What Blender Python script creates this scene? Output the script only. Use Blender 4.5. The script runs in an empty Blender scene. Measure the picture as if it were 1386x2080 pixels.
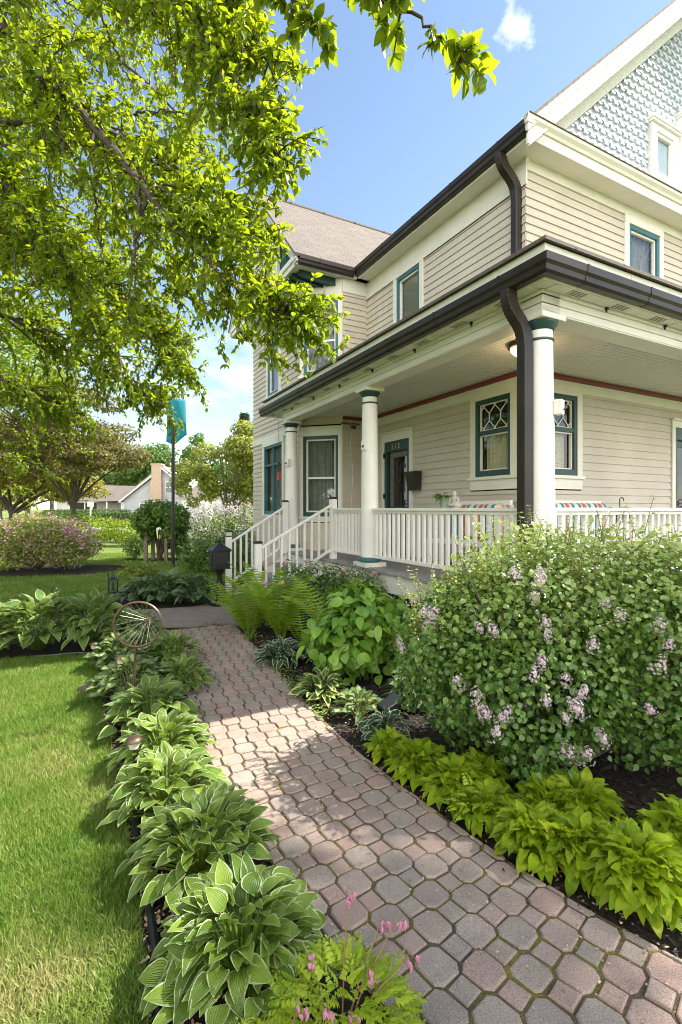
import bpy, math, random
import numpy as np
from mathutils import Vector

# ------------------------------------------------------------------ camera, sky, sun, exposure
S = bpy.context.scene
COL = S.collection
RN = random.Random(11)
NR = np.random.default_rng(11)
HC = 1.55                                   # eye height
cam = bpy.data.cameras.new("camera")
cam.sensor_fit = 'VERTICAL'; cam.sensor_height = 36; cam.lens = 17.31
cam.shift_y = -0.003; cam.clip_start = 0.02; cam.clip_end = 3000
co = bpy.data.objects.new("camera", cam); COL.objects.link(co)
co.location = (0, 0, HC); co.rotation_euler = (math.radians(90), 0, 0)
S.camera = co

CV, SV = 0.8836, 0.4682                     # the house's own axes on the ground
def h2w(x, y, z=0.0):                       # house axes -> world
    return Vector((1.78 + CV * x - SV * y, 4.4 + SV * x + CV * y, z))
_sl = (.87, -.25)
SUN = Vector((CV * _sl[0] - SV * _sl[1], SV * _sl[0] + CV * _sl[1], 1.0)).normalized()
sun = bpy.data.lights.new("sun", 'SUN'); sun.energy = 2.35; sun.angle = math.radians(.53); sun.color = (1, .945, .86)
so = bpy.data.objects.new("sun", sun); COL.objects.link(so)
so.rotation_euler = SUN.to_track_quat('Z', 'Y').to_euler(); so.location = SUN * 60

W = bpy.data.worlds.new("World"); S.world = W; W.use_nodes = True
nt = W.node_tree; nt.nodes.clear()
def N(t, ty, **kw):
    n = t.nodes.new(ty)
    for k, v in kw.items():
        if k in n.inputs: n.inputs[k].default_value = v
        else: setattr(n, k, v)
    return n
sky = N(nt, 'ShaderNodeTexSky', sky_type='NISHITA', sun_disc=False,
        sun_elevation=math.asin(SUN.z), sun_rotation=math.atan2(SUN.x, SUN.y), air_density=1.0, dust_density=.15, ozone_density=1.0)
tc = N(nt, 'ShaderNodeTexCoord')
sep = N(nt, 'ShaderNodeSeparateXYZ'); nt.links.new(tc.outputs['Generated'], sep.inputs[0])
def MA(t, op, a, b=None, c=None, clamp=False):
    n = t.nodes.new('ShaderNodeMath'); n.operation = op; n.use_clamp = clamp
    for i, v in enumerate((a, b, c)):
        if v is None: continue
        if isinstance(v, (int, float)): n.inputs[i].default_value = v
        else: t.links.new(v, n.inputs[i])
    return n.outputs[0]
def RAMP(t, fac, stops):
    r = t.nodes.new('ShaderNodeValToRGB'); e = r.color_ramp.elements
    while len(e) < len(stops): e.new(.5)
    for el, (p, c) in zip(e, stops):
        el.position = p; el.color = (*c, 1) if len(c) == 3 else c
    t.links.new(fac, r.inputs[0]); return r.outputs[0]
def MIXC(t, fac, a, b, blend='MIX'):
    n = t.nodes.new('ShaderNodeMix'); n.data_type = 'RGBA'; n.blend_type = blend
    for sock, v in ((n.inputs[0], fac), (n.inputs[6], a), (n.inputs[7], b)):
        if isinstance(v, (int, float)): sock.default_value = v
        elif isinstance(v, tuple): sock.default_value = (*v, 1) if len(v) == 3 else v
        else: t.links.new(v, sock)
    return n.outputs[2]
# clouds: broken white cloud low down, one small puff high up
mp = N(nt, 'ShaderNodeMapping'); mp.inputs['Scale'].default_value = (1, 1, 2.4); nt.links.new(tc.outputs['Generated'], mp.inputs[0])
cn = N(nt, 'ShaderNodeTexNoise', Scale=3.4, Detail=9.0, Roughness=.58, Distortion=.25); nt.links.new(mp.outputs[0], cn.inputs['Vector'])
low = MA(nt, 'SUBTRACT', 1.0, MA(nt, 'MULTIPLY', sep.outputs[2], 2.1), clamp=True)
beh = MA(nt, 'MULTIPLY_ADD', sep.outputs[1], -1.6, .05, clamp=True)          # unseen cloud bank added behind the viewer to brighten the shadows
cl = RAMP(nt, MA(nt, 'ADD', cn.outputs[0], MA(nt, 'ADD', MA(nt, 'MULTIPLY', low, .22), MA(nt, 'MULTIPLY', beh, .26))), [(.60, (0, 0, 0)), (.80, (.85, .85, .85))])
puff_dir = Vector((.352, 1, .978)).normalized()
dt = N(nt, 'ShaderNodeVectorMath', operation='DOT_PRODUCT'); nt.links.new(tc.outputs['Generated'], dt.inputs[0]); dt.inputs[1].default_value = puff_dir
pn = N(nt, 'ShaderNodeTexNoise', Scale=24.0, Detail=7.0, Roughness=.6); nt.links.new(tc.outputs['Generated'], pn.inputs['Vector'])
pf = MA(nt, 'MULTIPLY_ADD', MA(nt, 'SUBTRACT', 1.0, dt.outputs[1]), -620.0, MA(nt, 'MULTIPLY_ADD', pn.outputs[0], 1.5, -.50))
pf = MA(nt, 'MULTIPLY', pf, 1.6, clamp=True)
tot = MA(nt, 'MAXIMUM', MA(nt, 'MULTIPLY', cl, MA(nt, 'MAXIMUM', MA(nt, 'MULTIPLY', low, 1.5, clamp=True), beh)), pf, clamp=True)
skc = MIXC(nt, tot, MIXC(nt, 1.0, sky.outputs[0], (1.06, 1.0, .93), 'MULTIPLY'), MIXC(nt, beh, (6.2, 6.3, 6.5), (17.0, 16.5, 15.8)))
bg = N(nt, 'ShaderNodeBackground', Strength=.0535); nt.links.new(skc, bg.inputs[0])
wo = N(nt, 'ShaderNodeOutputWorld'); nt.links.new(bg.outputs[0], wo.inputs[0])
S.view_settings.view_transform = 'Standard'; S.view_settings.look = 'None'
S.view_settings.exposure = 2.48; S.view_settings.gamma = 1.0
S.render.engine = 'CYCLES'
S.cycles.max_bounces = 8; S.cycles.diffuse_bounces = 4; S.cycles.transparent_max_bounces = 8
S.cycles.use_denoising = True; S.cycles.filter_width = 1.0
S.cycles.sample_clamp_indirect = 6

# ------------------------------------------------------------------ helpers
def wpt(px, py, Y):                          # a point Y metres ahead that shows at photo pixel px, py
    return Vector(((px - 693) / 1000 * Y, Y, HC + (1034 - py) / 1000 * Y))
def gpt(px, py):                             # the ground at that pixel
    Y = 1550 / (py - 1034.0); return Vector(((px - 693) / 1000 * Y, Y, 0))

def tag(o, label, cat, group=None, kind=None):
    o["label"] = label; o["category"] = cat
    if group: o["group"] = group
    if kind: o["kind"] = kind
    return o
def empty(name, loc=(0, 0, 0), rz=0.0):
    o = bpy.data.objects.new(name, None); COL.objects.link(o)
    o.location = loc; o.rotation_euler = (0, 0, rz); o.empty_display_size = .1
    return o
def link(name, me, parent=None, loc=None, rz=0.0, sc=None):
    o = bpy.data.objects.new(name, me); COL.objects.link(o)
    if parent: o.parent = parent
    if loc is not None: o.location = loc
    if rz: o.rotation_euler = (0, 0, rz)
    if sc: o.scale = (sc, sc, sc) if isinstance(sc, (int, float)) else sc
    return o

class MB:
    """collects simple shapes for one mesh; a frame turns (along, out, up) into the parent's axes"""
    def __init__(s, fr=None): s.v = []; s.f = []; s.fr = fr
    def P(s, a, d, z):
        if s.fr is None: return (a, d, z)
        (ox, oy), (ex, ey), (nx, ny) = s.fr
        return (ox + ex * a + nx * d, oy + ey * a + ny * d, z)
    def raw(s, vs, fs):
        b = len(s.v); s.v += vs; s.f += [tuple(b + i for i in f) for f in fs]; return s
    def box(s, a0, a1, d0, d1, z0, z1):
        p = [s.P(a, d, z) for z in (z0, z1) for d in (d0, d1) for a in (a0, a1)]
        return s.raw(p, [(0, 2, 3, 1), (4, 5, 7, 6), (0, 1, 5, 4), (2, 6, 7, 3), (0, 4, 6, 2), (1, 3, 7, 5)])
    def quad(s, *pts): return s.raw([s.P(*p) for p in pts], [tuple(range(len(pts)))])
    def prism(s, poly, d0, d1):              # polygon in (along, up), pushed out from d0 to d1
        n = len(poly); v = [s.P(a, d0, z) for a, z in poly] + [s.P(a, d1, z) for a, z in poly]
        return s.raw(v, [tuple(range(n)), tuple(range(2 * n - 1, n - 1, -1))] + [(i, (i + 1) % n, n + (i + 1) % n, n + i) for i in range(n)])
    def extrude(s, prof, p0, p1):            # profile [(dx,dy,dz)] swept from p0 to p1
        n = len(prof); v = [tuple(a + b for a, b in zip(p0, q)) for q in prof] + [tuple(a + b for a, b in zip(p1, q)) for q in prof]
        return s.raw([s.P(*q) for q in v], [tuple(range(n)), tuple(range(2 * n - 1, n - 1, -1))] + [(i, (i + 1) % n, n + (i + 1) % n, n + i) for i in range(n)])
    def tube(s, pts, r, n=8, cap=True, flat=1.0, ph=0.0, ref=None):
        pts = [Vector(p) for p in pts]; m = len(pts); ref = Vector(ref) if ref else None
        rr = r if isinstance(r, (list, tuple)) else [r] * m
        vs = []; prev = None
        for i, p in enumerate(pts):
            t = (pts[min(i + 1, m - 1)] - pts[max(i - 1, 0)])
            t = t.normalized() if t.length > 1e-9 else Vector((0, 0, 1))
            a = prev if prev is not None else ref if ref is not None else (Vector((0, 0, 1)) if abs(t.z) < .9 else Vector((1, 0, 0)))
            x = (a - t * a.dot(t)); x = x.normalized() if x.length > 1e-6 else t.orthogonal().normalized()
            y = t.cross(x); prev = x
            for k in range(n):
                q = 2 * math.pi * k / n + ph
                vs.append(tuple(p + x * (rr[i] * math.cos(q)) + y * (rr[i] * flat * math.sin(q))))
        fs = [(i * n + k, i * n + (k + 1) % n, (i + 1) * n + (k + 1) % n, (i + 1) * n + k) for i in range(m - 1) for k in range(n)]
        if cap: fs += [tuple(range(n - 1, -1, -1)), tuple((m - 1) * n + k for k in range(n))]
        return s.raw(vs, fs)
    def lathe(s, cx, cy, prof, n=28):
        vs = [(cx + r * math.cos(2 * math.pi * k / n), cy + r * math.sin(2 * math.pi * k / n), z) for r, z in prof for k in range(n)]
        m = len(prof)
        fs = [(i * n + k, i * n + (k + 1) % n, (i + 1) * n + (k + 1) % n, (i + 1) * n + k) for i in range(m - 1) for k in range(n)]
        fs += [tuple(range(n - 1, -1, -1)), tuple((m - 1) * n + k for k in range(n))]
        return s.raw(vs, fs)
    def build(s, name, mat, parent=None, smooth=False, bevel=0.0, loc=None, rz=0.0):
        me = bpy.data.meshes.new(name); me.from_pydata(s.v, [], s.f); me.materials.append(mat)
        if smooth:
            me.polygons.foreach_set('use_smooth', [True] * len(me.polygons)); me.set_sharp_from_angle(angle=math.radians(40))
        o = link(name, me, parent, loc, rz)
        if bevel:
            b = o.modifiers.new('edge', 'BEVEL'); b.width = bevel; b.segments = 2; b.limit_method = 'ANGLE'; b.angle_limit = math.radians(50)
        me.update(); return o

def npmesh(name, V, F, mat, uv=None, rnd=None, smooth=False):
    """mesh from numpy quads"""
    me = bpy.data.meshes.new(name); V = np.asarray(V, np.float32); F = np.asarray(F, np.int32); k = F.shape[1]
    me.vertices.add(len(V)); me.vertices.foreach_set('co', V.ravel())
    me.loops.add(F.size); me.loops.foreach_set('vertex_index', F.ravel())
    me.polygons.add(len(F)); me.polygons.foreach_set('loop_start', np.arange(0, F.size, k, dtype=np.int32))
    me.polygons.foreach_set('loop_total', np.full(len(F), k, np.int32))
    if smooth: me.polygons.foreach_set('use_smooth', np.ones(len(F), bool))
    if uv is not None:
        l = me.uv_layers.new(name='uv'); l.data.foreach_set('uv', np.asarray(uv, np.float32)[F.ravel()].ravel())
    if rnd is not None:
        a = me.attributes.new('rnd', 'FLOAT', 'POINT'); a.data.foreach_set('value', np.asarray(rnd, np.float32))
    me.materials.append(mat); me.update(calc_edges=True); me.validate()
    return me

# ------------------------------------------------------------------ materials
def newmat(name):
    m = bpy.data.materials.new(name); m.use_nodes = True; t = m.node_tree; t.nodes.clear()
    o = t.nodes.new('ShaderNodeOutputMaterial'); b = t.nodes.new('ShaderNodeBsdfPrincipled')
    t.links.new(b.outputs[0], o.inputs[0]); return m, t, b, o
def pmat(name, col, rough=.5, var=.12, scale=3.0, bump=0.0, bscale=60.0, metal=0.0, spec=.5, stain=None, stretch=None):
    m, t, b, o = newmat(name)
    tc = t.nodes.new('ShaderNodeTexCoord'); vec = tc.outputs['Object']
    if stretch:
        mp = N(t, 'ShaderNodeMapping'); mp.inputs['Scale'].default_value = stretch; t.links.new(vec, mp.inputs[0]); vec = mp.outputs[0]
    n = N(t, 'ShaderNodeTexNoise', Scale=scale, Detail=6.0, Roughness=.6); t.links.new(vec, n.inputs['Vector'])
    lo = tuple(c * (1 - var) for c in col); hi = tuple(min(1, c * (1 + var)) for c in col)
    c = RAMP(t, n.outputs[0], [(.3, lo), (.7, hi)])
    if stain:
        n2 = N(t, 'ShaderNodeTexNoise', Scale=scale * 2.3, Detail=9.0, Roughness=.7); t.links.new(vec, n2.inputs['Vector'])
        c = MIXC(t, RAMP(t, n2.outputs[0], [(.56, (0, 0, 0)), (.75, (.55, .55, .55))]), c, stain)
    t.links.new(c, b.inputs['Base Color'])
    b.inputs['Roughness'].default_value = rough; b.inputs['Metallic'].default_value = metal; b.inputs['Specular IOR Level'].default_value = spec
    if bump:
        n3 = N(t, 'ShaderNodeTexNoise', Scale=bscale, Detail=4.0); t.links.new(vec, n3.inputs['Vector'])
        bp = N(t, 'ShaderNodeBump', Strength=bump, Distance=.01); t.links.new(n3.outputs[0], bp.inputs['Height']); t.links.new(bp.outputs[0], b.inputs['Normal'])
    return m
def leafmat(name, cols, trans, tf=.42, rough=.42, margin=None, mpos=.72, veins=0.0, mid=None, spec=.4):
    m, t, b, o = newmat(name)
    at = N(t, 'ShaderNodeAttribute', attribute_name='rnd')
    k = len(cols) - 1
    c = RAMP(t, at.outputs['Fac'], [(i / k, q) for i, q in enumerate(cols)])
    uv = N(t, 'ShaderNodeUVMap', uv_map='uv'); sx = t.nodes.new('ShaderNodeSeparateXYZ'); t.links.new(uv.outputs[0], sx.inputs[0])
    e = MA(t, 'ABSOLUTE', MA(t, 'MULTIPLY_ADD', sx.outputs[0], 2.0, -1.0))
    if mid:
        c = MIXC(t, RAMP(t, e, [(0, (1, 1, 1)), (.12, (0, 0, 0))]), c, mid)
    tr = MIXC(t, .6, c, trans)
    if margin:
        nz = N(t, 'ShaderNodeTexNoise', Scale=90.0, Detail=2.0); tcn = t.nodes.new('ShaderNodeTexCoord'); t.links.new(tcn.outputs['Object'], nz.inputs['Vector'])
        ed = MA(t, 'MULTIPLY_ADD', nz.outputs[0], .22, MA(t, 'MAXIMUM', e, MA(t, 'MULTIPLY_ADD', sx.outputs[1], 1.0, -.13)))
        f = RAMP(t, ed, [(mpos + .08, (0, 0, 0)), (mpos + .15, (1, 1, 1))])
        c = MIXC(t, f, c, margin); tr = MIXC(t, f, tr, margin)
    t.links.new(c, b.inputs['Base Color']); b.inputs['Roughness'].default_value = rough; b.inputs['Specular IOR Level'].default_value = spec
    if veins:
        w = MA(t, 'SINE', MA(t, 'MULTIPLY', e, 34.0))
        bp = N(t, 'ShaderNodeBump', Strength=veins, Distance=.004); t.links.new(w, bp.inputs['Height']); t.links.new(bp.outputs[0], b.inputs['Normal'])
    tl = t.nodes.new('ShaderNodeBsdfTranslucent'); t.links.new(tr, tl.inputs[0])
    mx = t.nodes.new('ShaderNodeMixShader'); mx.inputs[0].default_value = tf
    t.links.new(b.outputs[0], mx.inputs[1]); t.links.new(tl.outputs[0], mx.inputs[2]); t.links.new(mx.outputs[0], o.inputs[0])
    return m

M = {}
M['siding'] = pmat('beige clapboard paint', (.53, .475, .39), .55, .08, 1.6, .12, 40, stain=(.44, .38, .29))
M['cream'] = pmat('cream trim paint', (.71, .68, .60), .5, .06, 2.2, .08, 30)
M['white'] = pmat('white rail paint', (.80, .765, .72), .42, .05, 4.0, .08, 30, stain=(.66, .63, .56))
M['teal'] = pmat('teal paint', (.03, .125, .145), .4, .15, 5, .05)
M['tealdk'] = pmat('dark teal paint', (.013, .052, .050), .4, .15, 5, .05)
M['red'] = pmat('barn red paint', (.19, .025, .028), .45, .1, 4)
M['brown'] = pmat('brown gutter enamel', (.026, .019, .015), .36, .35, 3.0, .05, 20, spec=.35)
M['black'] = pmat('black cast metal', (.012, .012, .013), .38, .3, 8, .12, 90)
M['ceil'] = pmat('porch ceiling paint', (.60, .58, .52), .5, .04, 2)
M['floor'] = pmat('grey porch boards', (.26, .25, .24), .55, .15, 2, .2, 30, stretch=(1, 8, 1))
M['vent'] = pmat('grey vent', (.30, .29, .26), .6)
M['dark'] = pmat('dark room', (.02, .018, .016), .8)
M['bronze'] = pmat('weathered bronze', (.13, .085, .055), .42, .3, 14, .1, 80, metal=.7)
M['wood'] = pmat('weathered wood', (.20, .15, .10), .75, .3, 4, .4, 30, stretch=(6, 6, 1))
M['bark'] = pmat('dark bark', (.075, .055, .042), .85, .4, 14, .7, 60, stretch=(3, 3, 1))
M['bark2'] = pmat('grey bark', (.14, .115, .09), .85, .35, 10, .6, 40, stretch=(3, 3, 1))
M['stem'] = pmat('green stem', (.12, .17, .04), .5)
M['stemr'] = pmat('reddish stem', (.22, .13, .06), .5)
M['blue'] = pmat('slate blue shingle paint', (.555, .595, .655), .55, .1, 4, .15, 40)
M['lattice'] = pmat('blue lattice paint', (.07, .17, .24), .5)
M['curtain'] = None
def curtain_mat():
    m, t, b, o = newmat('lace curtain')
    tc = t.nodes.new('ShaderNodeTexCoord')
    v = N(t, 'ShaderNodeTexVoronoi', Scale=46.0); t.links.new(tc.outputs['Object'], v.inputs['Vector'])
    c = RAMP(t, v.outputs['Distance'], [(.1, (.30, .25, .16)), (.45, (.62, .56, .42))]); t.links.new(c, b.inputs['Base Color'])
    b.inputs['Roughness'].default_value = .9
    return m
M['curtain'] = curtain_mat()
M['curtaing'] = pmat('grey net curtain', (.20, .20, .19), .9, .3, 9, stretch=(6, 6, 1))
M['blind'] = pmat('venetian blind', (.42, .40, .36), .6)
def glass_mat():
    m, t, b, o = newmat('window glass')
    g = N(t, 'ShaderNodeBsdfGlossy', Roughness=.015); tr = t.nodes.new('ShaderNodeBsdfTransparent'); tr.inputs[0].default_value = (.86, .9, .88, 1)
    ge = t.nodes.new('ShaderNodeNewGeometry'); dp = N(t, 'ShaderNodeVectorMath', operation='DOT_PRODUCT'); t.links.new(ge.outputs['Normal'], dp.inputs[0]); t.links.new(ge.outputs['Incoming'], dp.inputs[1])
    fres = MA(t, 'MULTIPLY_ADD', MA(t, 'POWER', MA(t, 'SUBTRACT', 1.0, MA(t, 'ABSOLUTE', dp.outputs['Value'])), 4.0), .9, .085, clamp=True)
    nz = N(t, 'ShaderNodeTexNoise', Scale=2.2); tc = t.nodes.new('ShaderNodeTexCoord'); t.links.new(tc.outputs['Object'], nz.inputs['Vector'])
    bp = N(t, 'ShaderNodeBump', Strength=.05, Distance=.1); t.links.new(nz.outputs[0], bp.inputs['Height']); t.links.new(bp.outputs[0], g.inputs['Normal'])
    mx = t.nodes.new('ShaderNodeMixShader'); t.links.new(fres, mx.inputs[0])
    t.links.new(tr.outputs[0], mx.inputs[1]); t.links.new(g.outputs[0], mx.inputs[2]); t.links.new(mx.outputs[0], o.inputs[0])
    return m
M['glass'] = glass_mat()
def shingle_mat(name, c1, c2, c3, sx=.32, sz=.135):
    m, t, b, o = newmat(name)
    uv = N(t, 'ShaderNodeUVMap', uv_map='uv')
    br = t.nodes.new('ShaderNodeTexBrick'); br.offset = .37; br.inputs['Scale'].default_value = 1.0
    br.inputs['Brick Width'].default_value = sx; br.inputs['Row Height'].default_value = sz; br.inputs['Mortar Size'].default_value = .006; br.inputs['Mortar Smooth'].default_value = .3
    br.inputs['Color1'].default_value = (*c1, 1); br.inputs['Color2'].default_value = (*c2, 1); br.inputs['Mortar'].default_value = (c3[0] * .35, c3[1] * .35, c3[2] * .35, 1)
    t.links.new(uv.outputs[0], br.inputs['Vector'])
    n = N(t, 'ShaderNodeTexNoise', Scale=140.0, Detail=3.0); t.links.new(uv.outputs[0], n.inputs['Vector'])
    c = MIXC(t, MA(t, 'MULTIPLY', n.outputs[0], .55), br.outputs[0], c3)
    t.links.new(c, b.inputs['Base Color']); b.inputs['Roughness'].default_value = .9
    bp = N(t, 'ShaderNodeBump', Strength=.6, Distance=.012); t.links.new(MA(t, 'MULTIPLY_ADD', br.outputs['Fac'], -1.0, MA(t, 'MULTIPLY', n.outputs[0], .3)), bp.inputs['Height']); t.links.new(bp.outputs[0], b.inputs['Normal'])
    return m
M['shingle'] = shingle_mat('brown roof shingle', (.135, .112, .096), (.175, .147, .124), (.11, .093, .08))
# ------------------------------------------------------------------ the house
HA = math.atan2(SV, CV)
house = empty('house', (1.78, 4.4, 0), HA)
tag(house, 'two storey beige clapboard house with teal window frames and a columned porch', 'house')
q = math.sqrt(.5)
FR_S = ((1.4, 1.4), (0, 1), (-1, 0))         # long side wall
FR_F = ((1.4, 1.4), (1, 0), (0, -1))         # gable end wall
FR_B1 = ((1.4, 5.35), (-1, 0), (0, -1))      # bay: return, slanted side, front
FR_B2 = ((.846, 5.35), (-q, q), (-q, -q))
FR_B3 = ((.235, 5.96), (0, 1), (-1, 0))
FR_B4 = ((.235, 8.95), (q, q), (-q, q))
FR_B5 = ((.846, 9.561), (1, 0), (0, 1))
EXPO = .112
def siding(fr, a0, a1, z0, z1, holes=(), name='wall'):
    mb = MB(fr); z = z0
    while z < z1 - .005:
        zt = min(z + EXPO, z1)
        cuts = sorted({z, zt} | {h[k] for h in holes for k in (2, 3) if z < h[k] < zt})
        for zb, ze in zip(cuts, cuts[1:]):
            zm = (zb + ze) / 2; xs = [(a0, a1)]
            for h in holes:
                if h[2] < zm < h[3]:
                    nx = []
                    for l, r in xs:
                        if h[1] <= l or h[0] >= r: nx.append((l, r)); continue
                        if h[0] > l: nx.append((l, h[0]))
                        if h[1] < r: nx.append((h[1], r))
                    xs = nx
            db = .019 - .017 * (zb - z) / EXPO; de = .019 - .017 * (ze - z) / EXPO
            for l, r in xs:
                mb.quad((l, db, zb), (r, db, zb), (r, de, ze), (l, de, ze))
                if zb == z: mb.quad((l, -.002, zb), (r, -.002, zb), (r, db, zb), (l, db, zb))
        z = zt
    return mb.build(name, M['siding'], house)
def ring(mb, a0, a1, z0, z1, w, d0, d1, wb=None, wt=None):
    wb = w if wb is None else wb; wt = w if wt is None else wt
    mb.box(a0, a0 + w, d0, d1, z0, z1); mb.box(a1 - w, a1, d0, d1, z0, z1)
    mb.box(a0 + w, a1 - w, d0, d1, z0, z0 + wb); mb.box(a0 + w, a1 - w, d0, d1, z1 - wt, z1)
def curtain(fr, a0, a1, z0, z1, d, parent, mat='curtain'):
    mb = MB(fr); n = 48; p = []
    for i in range(n + 1):
        t = i / n; p.append((a0 + (a1 - a0) * t, d + .018 * math.sin(t * 31 + .8 * math.sin(t * 9)) + .006 * math.sin(t * 77)))
    for (x0, y0), (x1, y1) in zip(p, p[1:]): mb.quad((x0, y0, z0), (x1, y1, z0), (x1, y1, z1), (x0, y0, z1))
    return mb.build('curtain', M[mat], parent, smooth=True)
def window(fr, a0, a1, z0, z1, casing=(.1, .1, .12, .1), teal='teal', kind='sash', curt='curtain', meet=.5, sill=True, name='window', white=True):
    """casing: lo side, hi side, head, below; the opening is [a0,a1]x[z0,z1]"""
    cl, cr, ch, cb = casing
    mb = MB(fr)
    if cl: mb.box(a0 - cl, a0, -.03, .034, z0, z1)
    if cr: mb.box(a1, a1 + cr, -.03, .034, z0, z1)
    if ch: mb.box(a0 - cl, a1 + cr, -.03, .036, z1, z1 + ch)
    if cb: mb.box(a0 - cl, a1 + cr, -.03, .031, z0 - .045 - cb, z0 - .045)
    if sill: mb.box(a0 - cl - .025, a1 + cr + .025, -.03, .06, z0 - .045, z0)
    w = mb.build(name, M['cream'], house, bevel=.004)
    sh = MB(fr); ring(sh, a0, a1, z0, z1, .055, -.06, .02, wb=.085, wt=.06)
    zm = z0 + (z1 - z0) * meet
    b0, b1, c0, c1 = a0 + .055, a1 - .055, z0 + .085, z1 - .06
    if kind == 'diamond': sh.box(b0, b1, -.05, .012, zm - .03, zm + .03)
    if kind == 'cross':
        am = (a0 + a1) / 2
        sh.box(am - .025, am + .025, -.05, .014, c0, c1); sh.box(b0, am - .025, -.05, .012, zm - .022, zm + .022); sh.box(am + .025, b1, -.05, .012, zm - .022, zm + .022)
    sh.build('sash', M[teal], w, bevel=.003)
    if white and kind in ('sash', 'storm'):
        st = MB(fr); ring(st, b0, b1, c0, c1, .03, -.055, -.012)
        st.box(b0 + .03, b1 - .03, -.053, -.016, zm - .018, zm + .018); st.build('storm_frame', M['white'], w)
    if kind == 'diamond':
        mu = MB(fr); ring(mu, b0, b1, zm + .03, c1, .014, -.045, -.02)
        h0, h1 = zm + .03, c1; hh = h1 - h0; per = (b1 - b0) / 2.6; r = .0075
        def seg(x0, y0, x1, y1):
            X0, X1 = b0 + x0 * per, b0 + x1 * per
            if X1 < X0: X0, X1, y0, y1 = X1, X0, y1, y0
            if X0 < b0: y0 += (y1 - y0) * (b0 - X0) / (X1 - X0 + 1e-9); X0 = b0
            if X1 > b1: y1 = y0 + (y1 - y0) * (b1 - X0) / (X1 - X0 + 1e-9); X1 = b1
            if X1 < X0: return
            mu.tube([mu.P(X0, -.03, h0 + y0 * hh), mu.P(X1, -.03, h0 + y1 * hh)], r, 6)
        for k in range(-1, 4):
            c = k + .8
            seg(c, .36, c, .64)
            for s_ in (-1, 1):
                seg(c, .64, c + s_ * .66, 1.0); seg(c, .36, c + s_ * .66, 0.0)
        mu.build('muntin', M['white'], w)
        st = MB(fr); ring(st, b0, b1, c0, zm - .03, .018, -.055, -.016); st.build('storm_frame', M['white'], w)
    pn = MB(fr); pn.quad((b0, -.04, c0), (b1, -.04, c0), (b1, -.04, c1), (b0, -.04, c1)); pn.build('pane', M['glass'], w)
    rv = MB(fr)
    ring(rv, a0 - .01, a1 + .01, z0 - .01, z1 + .01, .012, -.42, -.061); rv.box(a0 - .01, a1 + .01, -.44, -.421, z0 - .01, z1 + .01)
    rv.build('dark_room_box', M['dark'], w)  # near-black box stands in for the unlit room behind the glass
    if curt == 'blind':
        bl = MB(fr); z = zm - .1
        while z < c1: bl.quad((b0, -.09, z), (b1, -.09, z), (b1, -.075, z + .018), (b0, -.075, z + .018)); z += .024
        bl.build('blind', M['blind'], w)
    elif curt:
        ct = zm - .03 if kind == 'diamond' else c1
        gap = .09 if kind == 'diamond' else 0.0
        curtain(fr, b0 + gap, b1 - gap * .3, c0, ct, -.13, w, curt)
    return w

# walls with their window and door openings
SW1 = (.231, .889, 2.0, 3.085); SDOOR = (2.49, 3.27, .74, 2.78); SUP = (2.2, 2.88, 4.25, 5.67)
siding(FR_S, -.018, 3.95, .74, 3.13, [(SW1[0] - .23, SW1[1] + .1, 1.8, 3.13), (SDOOR[0] - .09, SDOOR[1] + .09, .7, 2.95)])
siding(FR_S, -.018, 3.95, 3.75, 5.67, [(SUP[0] - .1, SUP[1] + .1, SUP[2] - .1, 5.7)])
FW1 = (.31, .968, 2.0, 3.085); FDOOR = (3.33, 4.2, .74, 2.85); FUP = (2.127, 2.90, 4.45, 5.77)
siding(FR_F, -.018, 7.6, .74, 3.13, [(FW1[0] - .31, FW1[1] + .1, 1.8, 3.13), (FDOOR[0] - .1, FDOOR[1] + .1, .7, 2.97)])
siding(FR_F, -.018, 7.6, 3.75, 5.88, [(FUP[0] - .1, FUP[1] + .1, FUP[2] - .1, 5.9)])
B2L = .864
BW_LO = (.075, .80, 1.40, 2.98); BW_UP = (.075, .79, 4.17, 5.63)
siding(FR_B1, .0, .554, .2, 5.75)
siding(FR_B2, .0, B2L, .2, 5.75, [(0, B2L, 1.28, 3.2), (0, B2L, 4.05, 5.8)])
B3LO = (.95, 2.14, 1.42, 3.0); B3UP = (1.16, 1.88, 4.12, 5.55)
siding(FR_B3, .0, 2.99, .2, 5.75, [(B3LO[0] - .1, B3LO[1] + .1, B3LO[2] - .1, 3.1), (B3UP[0] - .1, B3UP[1] + .1, B3UP[2] - .1, 5.64)])
siding(FR_B4, .0, B2L, .2, 5.75); siding(FR_B5, .0, 2.5, .2, 5.75)
# inner shell, so no light passes through the boards
sh = MB(); sh.box(2.1, 9.0, 2.1, 10.6, .3, 5.9); sh.build('wall', M['dark'], house)
mb = MB(); mb.box(.3, 2.0, 6.7, 9.0, .1, .25); mb.build('foundation', M['vent'], house)

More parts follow.
